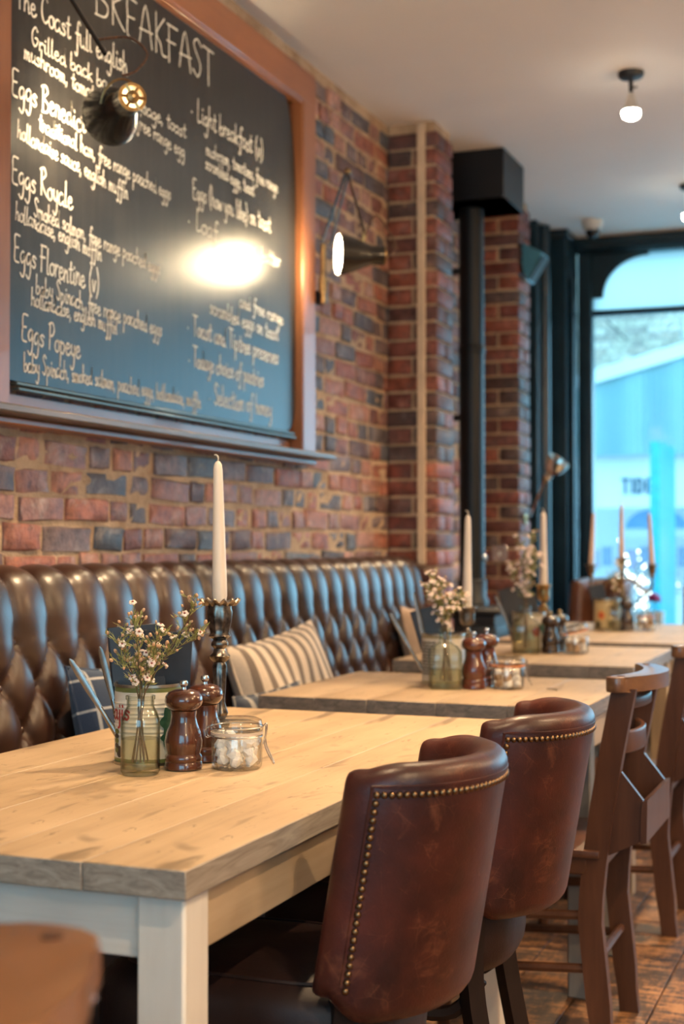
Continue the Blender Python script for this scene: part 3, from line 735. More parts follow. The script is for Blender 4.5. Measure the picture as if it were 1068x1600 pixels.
# ------------------------------------------------------------------ handwriting (single-stroke letters, x-height 1)
G = {
'a': (1.0, [[(.8,.9),(.4,1),(.05,.6),(.1,.1),(.45,0),(.75,.4),(.8,.95),(.8,.2),(1,0)]]), 'b': (.95, [[(.12,2.1),(.1,.9),(.12,.1),(.5,0),(.85,.4),(.6,.9),(.15,.6)]]),
'c': (.85, [[(.75,.85),(.4,1),(.05,.55),(.2,.05),(.6,0),(.85,.2)]]), 'd': (1.0, [[(.75,.8),(.4,.95),(.05,.5),(.25,0),(.65,.2),(.8,1),(.82,2.1),(.8,.8),(.82,.1),(1,0)]]),
'e': (.85, [[(.08,.5),(.6,.6),(.55,.95),(.25,.95),(.05,.5),(.25,.02),(.6,0),(.85,.25)]]), 'f': (.75, [[(.9,1.9),(.65,2.1),(.45,1.6),(.4,-.6),(.25,-1.0),(.02,-.8)],[(.1,.95),(.8,1.0)]]),
'g': (.95, [[(.75,.9),(.4,1),(.05,.55),(.3,.05),(.7,.4),(.78,.95),(.78,-.5),(.5,-1.1),(.1,-.85)]]), 'h': (.95, [[(.12,2.1),(.1,0)],[(.1,.5),(.45,1),(.7,.7),(.72,.05),(.9,.05)]]),
'i': (.5, [[(.2,.95),(.2,.15),(.42,0)],[(.24,1.5),(.27,1.4)]]), 'j': (.5, [[(.3,.95),(.3,-.7),(.05,-1)],[(.3,1.5),(.33,1.4)]]), 'k': (.85, [[(.12,2.1),(.1,0)],[(.7,1),(.15,.45),(.5,.25),(.8,0)]]),
'l': (.5, [[(.18,2.1),(.15,.15),(.42,0)]]), 'm': (1.2, [[(.1,1),(.1,0)],[(.1,.5),(.35,1),(.5,.7),(.5,0)],[(.5,.5),(.75,1),(.92,.7),(.92,.05),(1.1,.05)]]),
'n': (.88, [[(.1,1),(.1,0)],[(.1,.5),(.45,1),(.65,.7),(.67,.05),(.85,.05)]]), 'o': (.9, [[(.5,1),(.1,.75),(.1,.2),(.5,0),(.8,.35),(.7,.85),(.45,1),(.85,.9)]]),
'p': (.95, [[(.12,1.05),(.1,-1.1)],[(.1,.7),(.45,1),(.8,.6),(.5,.02),(.12,.2)]]), 'q': (.95, [[(.7,.9),(.4,1),(.05,.5),(.3,0),(.7,.5),(.75,1),(.75,-1),(.95,-.8)]]),
'r': (.68, [[(.1,1),(.1,0)],[(.1,.5),(.4,.98),(.68,.88)]]), 's': (.72, [[(.65,.85),(.35,1),(.12,.75),(.6,.35),(.4,0),(.05,.12)]]), 't': (.7, [[(.38,1.8),(.3,.25),(.5,0),(.7,.15)],[(.02,1.15),(.7,1.22)]]),
'u': (.95, [[(.1,1),(.1,.25),(.4,0),(.7,.35),(.72,1),(.72,.15),(.92,0)]]), 'v': (.72, [[(.05,1),(.33,0),(.68,1.05)]]), 'w': (1.05, [[(.05,1),(.25,0),(.5,.8),(.75,0),(1,1)]]),
'x': (.8, [[(.05,1),(.7,0)],[(.7,1),(.05,0)]]), 'y': (.88, [[(.1,1),(.15,.4),(.45,.15),(.7,.5)],[(.72,1),(.66,-.6),(.35,-1.1),(.05,-.85)]]), 'z': (.8, [[(.1,.95),(.7,1),(.05,0),(.75,.02)]]),
'A': (1.25, [[(.05,0),(.6,2.3),(1.15,0)],[(.1,.8),(1.2,.9)]]), 'B': (1.2, [[(.2,2.2),(.2,0)],[(.0,2.1),(.6,2.3),(.95,1.8),(.3,1.2),(1.05,.8),(.9,.15),(.1,0)]]),
'C': (1.1, [[(.95,1.9),(.6,2.3),(.15,1.6),(.15,.5),(.6,0),(1.05,.3)]]), 'E': (1.05, [[(.95,2.2),(.2,2.15),(.18,1.1),(.2,.1),(.9,0)],[(.2,1.15),(.75,1.2)]]),
'F': (1.05, [[(.2,2.2),(.2,0)],[(.05,2.2),(1.0,2.2)],[(.0,1.2),(.8,1.25)]]), 'G': (1.15, [[(.95,1.9),(.6,2.3),(.15,1.5),(.2,.4),(.6,0),(.95,.5),(.95,1),(.6,1)]]),
'K': (1.1, [[(.2,2.3),(.2,0)],[(.95,2.2),(.25,1.15),(.6,.6),(.75,.05),(1.15,.05)]]), 'L': (.95, [[(.25,2.3),(.2,.15),(.5,0),(.9,.15)]]), 'P': (1.05, [[(.2,2.2),(.2,0)],[(0,2.1),(.6,2.3),(.95,1.75),(.7,1.25),(.2,1.1)]]),
'R': (1.15, [[(.2,2.2),(.2,0)],[(0,2.1),(.6,2.3),(.9,1.75),(.25,1.15),(.7,.4),(1.15,0)]]), 'S': (1.0, [[(.9,1.95),(.5,2.3),(.15,1.8),(.8,.8),(.55,0),(.05,.3)]]), 'T': (1.1, [[(.55,2.2),(.55,0)],[(.0,2.25),(1.1,2.2)]]),
'I': (.5, [[(.2,2.2),(.2,0)]]), 'D': (1.2, [[(.2,2.2),(.2,0)],[(.0,2.2),(.7,2.1),(1.05,1.2),(.75,.2),(.1,0)]]),
',': (.45, [[(.2,.1),(.1,-.4)]]), '.': (.6, [[(.2,.5),(.28,.42),(.2,.42)]]), '(': (.6, [[(.5,2.2),(.15,1.2),(.2,.2),(.5,-.5)]]), ')': (.6, [[(.1,2.2),(.45,1.2),(.4,.2),(.1,-.5)]]),
'&': (1.1, [[(1,.1),(.3,1.2),(.5,1.6),(.7,1.3),(.15,.5),(.4,0),(.9,.7)]]), ' ': (.62, [])}
def stroke_text(mb, txt, place, w0, height, lw, rr=None, jit=.05):
    """Adds ribbons for TXT; place(s, t) -> (point, normal); s runs along the line 0..w0, t up, both in metres."""
    rr = rr or random.Random(len(txt)); tot = sum(G[c][0] + .08 for c in txt); sx = w0 / tot; x = 0
    for c in txt:
        adv, strokes = G[c]; dy = rr.uniform(-jit, jit)
        for st in strokes:
            pp = smoothpath([(px_, py_ + dy, 0) for px_, py_ in st], 4) if len(st) > 2 else [Vector((st[0][0], st[0][1] + dy, 0)), Vector((st[1][0], st[1][1] + dy, 0))]
            q = [((x + p.x) * sx, p.y * height) for p in pp]; vs = []; n = len(q)
            for i in range(n):
                a, b_ = q[max(i - 1, 0)], q[min(i + 1, n - 1)]; d = Vector((b_[0] - a[0], b_[1] - a[1])); d = d.normalized() if d.length > 1e-9 else Vector((1, 0))
                l = lw * rr.uniform(.8, 1.15); e = lw * .5 * (-1 if i == 0 else 1 if i == n - 1 else 0)
                for s in (-1, 1): vs.append(place(q[i][0] - d.y * s * l / 2 + d.x * e, q[i][1] + d.x * s * l / 2 + d.y * e))
            mb.add(vs, [(2 * i, 2 * i + 1, 2 * i + 3, 2 * i + 2) for i in range(n - 1)])
        x += adv + .08

# ------------------------------------------------------------------ chalkboard
M_chalk = plain('chalk', (.80, .76, .68), .95, c2=(.62, .58, .52), nscale=90)
def board_mat():
    m, nt, b = new_mat('chalkboard_slate')
    st = noise(nt, coords(nt, (1, 30, 2.2)), 1.0, 5, .6); sm = noise(nt, coords(nt), 2.6, 5, .6, .6)
    f = math_n(nt, 'ADD', math_n(nt, 'MULTIPLY', st, .5), math_n(nt, 'MULTIPLY', sm, .5))
    nt.links.new(ramp(nt, f, [(.35, (.010, .010, .011)), (.65, (.032, .029, .026))]), b.inputs['Base Color'])
    rough_var(nt, b, f, .25, .40); b.inputs['Specular IOR Level'].default_value = .36
    return m
bd = thing('chalkboard', 'large framed chalkboard with the handwritten breakfast menu', 'chalkboard', (0.012, 3.8, 1.46))
def wb(mb, name, mat, root, **kw):
    off = Vector((0, 0, 0)); p = root           # the shape is given in room coordinates
    while p: off -= p.location; p = p.parent
    return mb.build(name, mat, root, loc=off, **kw)
wb(MB().box((.046, 2.816, 2.17), (.066, .12, 1.38), .006), 'stile', M_frame, bd)
rs = wb(MB().box((.046, 4.735, 2.17), (.066, .12, 1.38), .006), 'stile', M_frame, bd)
wb(MB().box((.052, 4.676, 2.11), (.05, .012, 1.26), .004), 'bead', M_frame, rs)
tr = wb(MB().box((.0465, 3.775, 2.802), (.067, 2.04, .122), .006), 'top_rail', M_frame_h, bd)
wb(MB().box((.060, 3.80, 2.737), (.036, 1.75, .012), .004), 'bead', M_frame_h, tr)
pl = [(2.870, 1.548), (4.58, 1.548)] + [(4.58 + .085 * math.sin(R(a)), 1.548 + .10 - .10 * math.cos(R(a))) for a in range(9, 91, 9)]
pl += [(4.665, 2.30)] + [(4.55 + .115 * math.cos(R(a)), 2.36 + .38 * math.sin(R(a))) for a in range(0, 91, 9)] + [(2.870, 2.74)]
brd = wb(MB().prism(pl, .030, .052, 'X'), 'board', board_mat(), bd)
M_rail = plain('green_grey_rail', (.10, .125, .12), .35, .3)
for i, z in enumerate((1.541, 1.527)):
    wb(MB().box((.052 + .006 * i, 3.78, z), (.022, 1.71, .008), .002), 'bottom_rail', M_rail, bd)
wb(MB().box((.022, 3.78, 1.50), (.02, 1.75, .035)), 'lower_rail', M_frame_h, bd)
ty = wb(MB().box((.075, 3.78, 1.467), (.128, 2.13, .020), .004), 'chalk_tray', M_tray, bd)
wb(MB().box((.045, 3.78, 1.447), (.060, 2.06, .018), .004), 'tray_support', M_frame_h, ty)
LINES = [
('BREAKFAST',3.290,2.574,4.014,2.590,0.050),
('The Coast full english',2.927,2.469,3.472,2.464,0.030),
('Grilled back bacon, sausage, toast',2.994,2.393,3.823,2.379,0.021),
('mushroom, tomatoes, beans, free range egg',2.963,2.351,3.815,2.318,0.021),
('Eggs Benedict',2.910,2.246,3.250,2.239,0.030),
('traditional ham, free range poached eggs',3.030,2.191,3.726,2.168,0.021),
('hollandaise sauce, english muffin',2.935,2.145,3.474,2.114,0.021),
('Eggs Royale',2.912,2.030,3.189,2.024,0.030),
('Smoked salmon, free range poached eggs',3.009,1.969,3.661,1.935,0.021),
('hollandaise, english muffin',2.929,1.943,3.334,1.914,0.021),
('Eggs Florentine (v)',2.922,1.840,3.322,1.826,0.030),
('baby Spinach, free range poached eggs',3.019,1.776,3.674,1.757,0.023),
('hollandaise, english muffin',2.999,1.744,3.417,1.727,0.021),
('Eggs Popeye',2.956,1.652,3.229,1.637,0.030),
('baby Spinach, smoked salmon, poached eggs, hollandaise, muffin',2.968,1.577,3.925,1.569,0.022),
('. Light breakfast (v)',3.852,2.455,4.385,2.456,0.030),
('mushroom, tomatoes, free range',3.956,2.366,4.508,2.373,0.021),
('scrambled eggs, toast',3.952,2.321,4.313,2.315,0.021),
('Eggs (how you like) on toast',3.866,2.209,4.449,2.222,0.028),
('. Loaf',3.833,2.117,4.038,2.114,0.028),
('& butter',4.318,2.107,4.531,2.116,0.024),
('and free range',4.199,1.929,4.554,1.919,0.022),
('scrambled eggs on toast',3.985,1.871,4.515,1.856,0.025),
('. Toast and Tiptree preserves',3.831,1.790,4.515,1.773,0.028),
('. Todays choice of pastries',3.839,1.693,4.392,1.682,0.028),
('. Selection of honey',3.978,1.590,4.462,1.586,0.030),
]
for i, (tx, y0, z0, y1, z1, xh) in enumerate(LINES):
    d = Vector((y1 - y0, z1 - z0)); w = d.length; d.normalize(); big = xh >= .027
    def adv(q): return sum(G[c][0] + .08 for c in q)
    tot = adv(tx); pos = 0.0; rl_ = random.Random(i)
    for wd in tx.split(' '):
        s0 = w * pos / tot; ww = w * adv(wd) / tot
        def pl_(s, t, s0=s0): return (.0528, y0 + d.x * (s0 + s) - d.y * t, z0 + d.y * (s0 + s) + d.x * t)
        mb = MB(); stroke_text(mb, wd, pl_, ww, xh, .0056 if xh > .04 else .0050 if big else .0040, rl_, .10)
        mb.build('chalk_word', M_chalk, brd, smooth=False)
        pos += adv(wd + ' ')
# ------------------------------------------------------------------ wall lamps
def shade_profile(): return [(.074, 0), (.072, .012), (.066, .035), (.056, .065), (.044, .095), (.036, .115), (.034, .120), (.034, .165)]
def wall_lamp(label, root_loc, mouth, d, arms, posts, cords, fork=True, power=None):
    t = thing('wall_lamp', label, 'lamp', root_loc)
    d = Vector(d).normalized(); Mx = aim(-d)      # local +z runs from the mouth back to the cap
    sp = shade_profile()
    outer = sp + [(.031, .165), (.031, .120)] + [(r - .003, z + .001) for r, z in reversed(sp[:-2])]
    sh = wb(MB().lathe(outer, 36, mouth, Mx, True), 'shade', M_shade, t)
    inner = [(r - .0045, z + .002) for r, z in sp[:5]] + [(.0385, .098)]
    wb(MB().lathe([(inner[0][0], inner[0][1])] + inner[1:] , 36, mouth, Mx).__class__().grid(lambda u, v: Vector(mouth) + Mx.to_3x3() @ Vector((inner[min(5, round(v * 5))][0] * math.cos(2 * math.pi * u), inner[min(5, round(v * 5))][0] * math.sin(2 * math.pi * u), inner[min(5, round(v * 5))][1])), 36, 6, True), 'shade_lining', M_lining, sh)
    def P(x, y, z): return Vector(mouth) + Mx.to_3x3() @ Vector((x, y, z))
    # vented cap: hub, rim and spokes with open slots
    cap = MB().lathe([(.0145, .158), (.0145, .172), (.004, .176), (.004, .158)], 16, mouth, Mx, True)
    for k in range(6):
        a = 2 * math.pi * k / 6; cap.tube([P(.010 * math.cos(a), .010 * math.sin(a), .165), P(.0335 * math.cos(a), .0335 * math.sin(a), .165)], .0042, 6)
    cap.lathe([(.010, .162), (.0165, .162), (.0165, .168), (.010, .168)], 20, mouth, Mx, True).lathe([(.0265, .162), (.0345, .162), (.0345, .168), (.0265, .168)], 24, mouth, Mx, True)
    wb(cap, 'vented_cap', M_brass, sh)
    def local(mb): return MB().add([P(*Vector(p)) for p in mb.v], mb.f)
    bl = wb(local(MB().lathe([(.050, .034), (.053, .024), (.046, .012), (.028, .005), (.001, .003)], 24)), 'bulb_face', M_bulb, t)
    wb(local(MB().lathe([(.050, .0345), (.034, .070), (.022, .095), (.0245, .148), (.001, .150)], 24)), 'bulb_neck', M_neck, t)
    for a, b_, r in arms: wb(MB().tube([a, b_], r, 10), 'arm', M_pewter if r < .004 else M_shade, t)
    for a, b_, r in posts: wb(MB().tube([a, b_], r, 14), 'post', M_brass, t)
    for c in cords: wb(MB().tube(smoothpath(c, 6), .0032, 6), 'cord', M_cord, t)
    if fork:
        ring = []
        for k in range(13):
            a = math.pi * k / 12; ring.append(P(.052 * math.cos(a), .062 * math.sin(a) + .0, .085 + .02 * math.sin(a)))
        wb(MB().tube(ring, .0028, 6), 'fork', M_brass, t)
    return t, P
# lamp right of the board
w1, P1 = wall_lamp('lit swing-arm wall lamp to the right of the chalkboard', (.012, 4.86, 2.06), (.25, 4.575, 2.155), (-.834, -.551, -.02),
    [((.098, 4.80, 2.25), (.198, 4.79, 2.50), .0055), ((.125, 4.82, 2.245), (.205, 4.80, 2.50), .0045), ((.202, 4.795, 2.50), (.335, 4.62, 2.225), .0045)],
    [((.10, 4.81, 2.03), (.10, 4.81, 2.25), .011), ((.10, 4.81, 2.07), (.10, 4.81, 2.12), .015)],
    [[(.335, 4.62, 2.225), (.36, 4.66, 2.30), (.40, 4.70, 2.24), (.42, 4.70, 2.19), (.405, 4.68, 2.16)]], False)
wb(MB().box((.055, 4.85, 2.06), (.085, .03, .05), .004), 'bracket', M_iron, w1)
wb(MB().sphere((.202, 4.795, 2.503), .014, 10, 6), 'elbow_joint', M_brass, w1)
wb(MB().tube([(.33, 4.625, 2.235), (.325, 4.625, 2.20)], .008, 8), 'swivel', M_brass, w1)
# lamp hanging in front of the board
w2, P2 = wall_lamp('lit wall lamp with vented cap hanging in front of the chalkboard', (.012, 2.86, 2.60), (.232, 3.072, 2.215), (-.758, .652, -.02),
    [((.305, 2.925, 2.315), (.085, 2.925, 2.655), .0055)], [((.02, 2.915, 2.655), (.10, 2.915, 2.655), .012)],
    [[(.345, 2.935, 2.262), (.375, 2.95, 2.275), (.385, 2.985, 2.325), (.345, 2.97, 2.365), (.28, 2.93, 2.355)]], True)
wb(MB().box((.082, 2.905, 2.655), (.012, .06, .09), .004), 'bracket', M_iron, w2)

# ------------------------------------------------------------------ ceiling spotlights
LAMPCOL = (1.0, .70, .40)
def spot_light(loc, target, energy, size=70, blend=.8, parent=None):
    d = bpy.data.lights.new('spot_light', 'SPOT'); d.energy = energy; d.color = LAMPCOL; d.spot_size = R(size); d.spot_blend = blend; d.shadow_soft_size = .035
    o = bpy.data.objects.new('spot_light', d); col.objects.link(o); o.location = loc
    o.rotation_euler = (Vector(target) - Vector(loc)).to_track_quat('-Z', 'Y').to_euler()
    if parent: o.parent = parent; o.location = Vector(loc) - parent.location
    return o
spots = []
def ceiling_spot(label, x, y, target, energy, size=75, group=None, blend=.8):
    L = (x, y, CEIL)
    if not spots:
        t = thing('ceiling_spotlight', label, 'light', L, 0, group); spots.append(t)
        MB().lathe([(.050, 0), (.050, -.012), (.044, -.022), (.020, -.030), (.001, -.030)], 28).build('ceiling_rose', M_iron, t)
        st = MB().tube([(0, 0, -.028), (0, 0, -.085)], .009, 10).build('stem', M_iron, t)
        MB().tube([(.006, 0, -.06), (.024, 0, -.06)], .004, 8).build('thumb_screw', M_iron, st)
        MB().lathe([(.011, -.080), (.014, -.095), (.024, -.125), (.034, -.150)], 24).build('bulb_reflector', M_chrome, t)
        MB().lathe([(.0345, -.150), (.036, -.162), (.030, -.176), (.015, -.184), (.001, -.186)], 24).build('bulb_face', M_spot_face, t)
    else:
        t = copy_tree(spots[0]); t.location = L; tag(t, label, 'light', group)
        for ch in list(t.children):
            if ch.type == 'LIGHT': bpy.data.objects.remove(ch)
    spot_light((x, y, CEIL - .195), target, energy, size, blend, t)
    return t
GRP = 'ceiling spotlights'
ceiling_spot('ceiling spotlight with a bare glowing bulb above the tables', 1.109, 5.481, (1.05, 5.2, .75), 85, 105, GRP)
ceiling_spot('ceiling spotlight cut by the right picture edge', 1.085, 7.32, (1.0, 6.5, .75), 120, 95, GRP)
for y, tg, e, nm in ((3.65, (.80, 2.95, .75), 165, 'second'), (1.85, (.95, 2.1, .75), 55, 'nearest')):
    ceiling_spot('ceiling spotlight above the %s table, outside the picture' % nm, 1.10, y, tg, e, 68, GRP)
for y, nm in ((.6, 'camera end of the aisle'), (3.2, 'middle of the aisle'), (5.8, 'window end of the aisle')):  # extra spots added out of view along the aisle, for general warm fill
    ceiling_spot('unseen spotlight added for warm fill above the ' + nm, 2.9, y, (2.6, y + .3, 0), 130, 120, GRP)

# ------------------------------------------------------------------ unseen globes added to brighten the ceiling and warm the chair backs
M_globe = emit('fill_globe_glow', (1.0, .66, .34), 62)
pend = []
for y in (-.6, 2.2, 5.0):
    if not pend:
        t = thing('fill_globe', 'unseen globe lamp added for warm fill, nearest the camera', 'lamp', (3.7, y, 2.35), 0, 'globe lamps added for fill'); pend.append(t)
        MB().sphere((0, 0, 0), .13, 24, 14).build('globe', M_globe, t); MB().tube([(0, 0, .13), (0, 0, .62)], .006, 8).build('rod', M_brass, t)
        MB().lathe([(.05, .60), (.05, .62), (.001, .62)], 20).build('ceiling_rose', M_brass, t)
    else:
        t = copy_tree(pend[0]); t.location = (3.7, y, 2.35); t['label'] = 'unseen globe lamp added for warm fill, ' + ('middle one' if y < 3 else 'nearest the window')
# ------------------------------------------------------------------ dome camera, speaker, reading lamp, stove, flue box
dc = thing('dome_camera', 'small white dome camera on the ceiling near the window', 'camera', (.468, 7.94, CEIL))
MB().lathe([(.060, 0), (.060, -.02), (.054, -.045), (.042, -.055), (.001, -.055)], 28).build('housing', plain('white_plastic', (.62, .60, .56), .5), dc)
MB().lathe([(.040, -.052), (.038, -.075), (.026, -.092), (.001, -.100)], 24).build('dome', plain('smoked_dome', (.01, .01, .012), .08), dc)
sk = thing('loudspeaker', 'small angular teal loudspeaker on the far brick pier', 'speaker', (.236, 7.30, 2.60))
M_spk = plain('teal_speaker', (.05, .19, .27), .4)
wb(MB().prism([(.240, 2.725), (.345, 2.665), (.262, 2.525), (.240, 2.60)], 7.23, 7.38, 'Y'), 'cabinet', M_spk, sk)
wb(MB().prism([(.349, 2.652), (.352, 2.647), (.275, 2.530), (.270, 2.535)], 7.245, 7.365, 'Y'), 'grille', plain('speaker_grille', (.04, .06, .07), .7), sk)
wb(MB().box((.236, 7.30, 2.60), (.012, .05, .06)), 'bracket', M_iron, sk)
rl = thing('reading_lamp', 'chrome reading lamp with a bell shade on the far brick pier', 'lamp', (.236, 7.30, 1.28))
wb(MB().lathe([(.03, 0), (.03, .008), (.012, .014), (.001, .014)], 16, (.232, 7.30, 1.28), aim((1, 0, 0))), 'wall_plate', M_brass, rl)
wb(MB().tube(smoothpath([(.245, 7.30, 1.28), (.27, 7.26, 1.30), (.33, 7.16, 1.37), (.395, 7.08, 1.475)], 5), .007, 8), 'arm', M_chrome, rl)
dsh = Vector((.55, -.15, .72)).normalized()
shp = [(.012, -.045), (.020, -.04), (.020, -.01), (.030, 0), (.048, .018), (.056, .045), (.060, .075), (.057, .075), (.053, .045), (.045, .02), (.028, .004), (.012, -.02)]
wb(MB().lathe(shp, 28, Vector((.395, 7.08, 1.475)) + dsh * .05, aim(dsh), True), 'shade', M_chrome, rl)
wb(MB().sphere(Vector((.395, 7.08, 1.475)) + dsh * .002, .014, 12, 8), 'swivel', M_brass, rl)

stv = thing('stove', 'black iron stove with a tall flue pipe between the brick piers', 'stove', (.205, 6.42, 0))
MB().box((0, 0, .43), (.32, .38, .70), .012, seg=2).build('body', M_iron, stv)
MB().box((0, 0, .80), (.30, .36, .06), .006).box((0, 0, .845), (.37, .43, .028), .008).build('top_plate', M_iron, stv)
dr = MB().box((.165, 0, .50), (.018, .30, .42), .006).build('door', M_iron, stv)
MB().tube([(.18, -.11, .42), (.20, -.11, .45), (.20, -.11, .55), (.18, -.11, .58)], .007, 8).build('handle', M_steel, dr)
for sx in (-1, 1):
    for sy in (-1, 1): MB().tube([(sx * .12, sy * .15, 0), (sx * .13, sy * .16, .09)], [.016, .024], 8).build('leg', M_iron, stv)
fl = MB().lathe([(.060, .858), (.060, 2.74)], 32, (-.029, .08, 0)).build('flue_pipe', M_black, stv)
MB().lathe([(.060, .858), (.078, .858), (.078, .885), (.068, .90), (.068, .98), (.060, .985)], 32, (-.029, .08, 0)).build('collar', M_iron, fl)
MB().lathe([(.060, 2.05), (.064, 2.055), (.064, 2.085), (.060, 2.09)], 32, (-.029, .08, 0)).build('joint_band', M_black, fl)
MB().lathe([(.016, 0), (.016, .012), (.012, .016), (.001, .016)], 18, (.029, .08, 1.085), aim((.8, -.5, 0))).build('damper_knob', M_steel, fl)
for z in (1.75, 2.45): MB().box((-.135, .08, z), (.10, .02, .03)).build('wall_clip', M_iron, fl)
fb = thing('flue_box', 'black boxed-in duct under the ceiling above the flue pipe', 'duct', (.2, 6.49, 2.74))
MB().box((-.003, 0, .114), (.38, .38, .228), .004).build('casing', M_black, fb)
MB().box((-.003, 0, .004), (.384, .384, .008), .002).build('lower_edge', M_black, fb)
sck = thing('wall_socket_plate', 'small steel switch plate on the far brick pier', 'switch', (.12, 7.208, 1.1))
MB().box((0, 0, 0), (.085, .008, .085), .003).build('plate', M_steel, sck); MB().box((0, -.006, 0), (.014, .006, .022), .002).build('rocker', M_lining, sck)
# ------------------------------------------------------------------ things on the tables
TZ = .7505
M_vase = thin_glass('bottle_glass', (.965, .965, .93), (.50, .50, .40), .05)
M_vaseg = thin_glass('green_bottle_glass', (.94, .965, .93), (.45, .50, .44), .05)
M_jarg = thin_glass('jar_glass', (.985, .985, .975), (.70, .70, .67), .05)
M_water = thin_glass('vase_water', (.93, .91, .80), (.72, .68, .52), .03)
M_seal = plain('orange_rubber_seal', (.62, .22, .08), .5); M_sealc = plain('clear_seal', (.55, .45, .36), .5)
M_sugar = plain('white_sugar', (.90, .88, .85), .85, c2=(.82, .79, .75), nscale=120, bmp=.6, bscale=300)
M_sugarb = plain('brown_sugar', (.46, .30, .17), .85, c2=(.36, .22, .12), nscale=120, bmp=.6, bscale=300)
M_mill = wood('mill_wood', [(.035, .009, .004), (.075, .019, .007), (.115, .032, .012)], 'Z', 1.5, .2, .03, coat=.7)
M_mill_red = wood('red_mill_wood', [(.055, .012, .006), (.10, .021, .009), (.14, .032, .013)], 'Z', 1.5, .2, .03, coat=.7)
M_mill_dark = wood('dark_mill_wood', [(.018, .009, .007), (.03, .014, .010), (.04, .02, .014)], 'Z', 1.5, .2, .03, coat=.7)
M_tin = plain('tin_metal', (.55, .52, .46), .3, 1.0, c2=(.38, .35, .30), nscale=40)
M_menu = plain('navy_menu_card', (.014, .018, .030), .5, c2=(.010, .013, .022), nscale=30, bmp=.05)
M_menug = plain('grey_menu_card', (.045, .043, .045), .6)
M_stem = plain('twig', (.13, .085, .04), .7, c2=(.09, .06, .03), nscale=60); M_leaf = plain('wax_leaf', (.22, .24, .07), .6, c2=(.30, .26, .08), nscale=40)
M_petal = plain('white_petal', (.80, .70, .62), .7, c2=(.74, .58, .50), nscale=60); M_bud = plain('pink_bud', (.55, .27, .18), .6, c2=(.62, .42, .22), nscale=60)
M_flcore = plain('flower_centre', (.30, .07, .05), .6)
def label_mat(name, paper, band):
    m, nt, b = new_mat(name); sp = nd(nt, 'ShaderNodeSeparateXYZ'); nt.links.new(nd(nt, 'ShaderNodeTexCoord').outputs['Object'], sp.inputs[0])
    z = math_n(nt, 'MULTIPLY', sp.outputs[2], 1 / .145)
    f = ramp(nt, z, [(0, (1, 1, 1)), (.075, (1, 1, 1)), (.08, (0, 0, 0)), (.90, (0, 0, 0)), (.905, (1, 1, 1)), (1, (1, 1, 1))], 'CONSTANT')
    c = mix(nt, f, mix(nt, noise(nt, coords(nt), 30), paper, tuple(x * .88 for x in paper)), band)
    nt.links.new(c, b.inputs['Base Color']); b.inputs['Roughness'].default_value = .38; return m
M_lab1 = label_mat('cream_green_tin_print', (.74, .70, .60), (.15, .17, .05))
M_lab2 = label_mat('pale_tin_print', (.62, .56, .46), (.34, .28, .16))
M_lab3 = label_mat('buff_tin_print', (.50, .40, .22), (.30, .22, .10))
M_red = plain('red_print', (.45, .04, .03), .5); M_grn = plain('green_print', (.02, .085, .045), .5); M_blk = plain('black_print', (.03, .025, .02), .5); M_olive = plain('olive_print', (.16, .17, .04), .5)
M_figr = plain('fig_print', (.55, .10, .04), .5); M_figy = plain('fig_flesh_print', (.70, .40, .14), .5); M_fdk = plain('fig_skin_print', (.10, .08, .04), .5)
CAN_R, CAN_H = .061, .145
def tin(label, loc, mat, rz):
    t = thing('food_tin', label, 'tin', (loc[0], loc[1], TZ), rz)
    r = CAN_R; pr = [(r - .001, .003)]
    for i in range(40):
        z = .006 + (CAN_H - .012) * i / 39; rib = .0011 * math.sin(z * 2 * math.pi / .0085) if .045 < z < .118 else 0
        pr.append((r + rib, z))
    bd_ = MB().lathe(pr + [(r - .0015, CAN_H - .004), (r - .0015, .006), (.001, .006), (.001, .003)], 48, (0, 0, 0), None, True).build('tin_body', mat, t)
    MB().lathe([(r - .002, CAN_H - .005), (r + .0022, CAN_H - .005), (r + .0022, CAN_H), (r - .002, CAN_H)], 48, (0, 0, 0), None, True).build('top_rim', M_tin, t)
    MB().lathe([(r - .003, 0), (r + .0022, 0), (r + .0022, .005), (r - .003, .005)], 48, (0, 0, 0), None, True).build('bottom_rim', M_tin, t)
    def wrap(a0, z0): return lambda s, q: ((r + .0016) * math.cos(a0 + s / r), (r + .0016) * math.sin(a0 + s / r), z0 + q)
    return t, bd_, wrap
def decal(parent, name, mat, wrapf, poly):
    """A printed patch: a fan around its middle, wrapped on the tin."""
    cx_ = sum(p[0] for p in poly) / len(poly); cy_ = sum(p[1] for p in poly) / len(poly); n = len(poly); vs = [wrapf(cx_, cy_)]; fs = []
    for k in (.5, 1.0):
        for p in poly: vs.append(wrapf(cx_ + (p[0] - cx_) * k, cy_ + (p[1] - cy_) * k))
    for i in range(n):
        j = (i + 1) % n; fs += [(0, 1 + i, 1 + j), (1 + i, 1 + n + i, 1 + n + j, 1 + j)]
    return MB().add(vs, fs).build(name, mat, parent, smooth=False)
def blob(cx_, cy_, rx, ry, n=16, wob=0.0, lobes=5): return [(cx_ + rx * math.cos(2 * math.pi * i / n) * (1 + wob * math.cos(lobes * 2 * math.pi * i / n)), cy_ + ry * math.sin(2 * math.pi * i / n) * (1 + wob * math.cos(lobes * 2 * math.pi * i / n))) for i in range(n)]

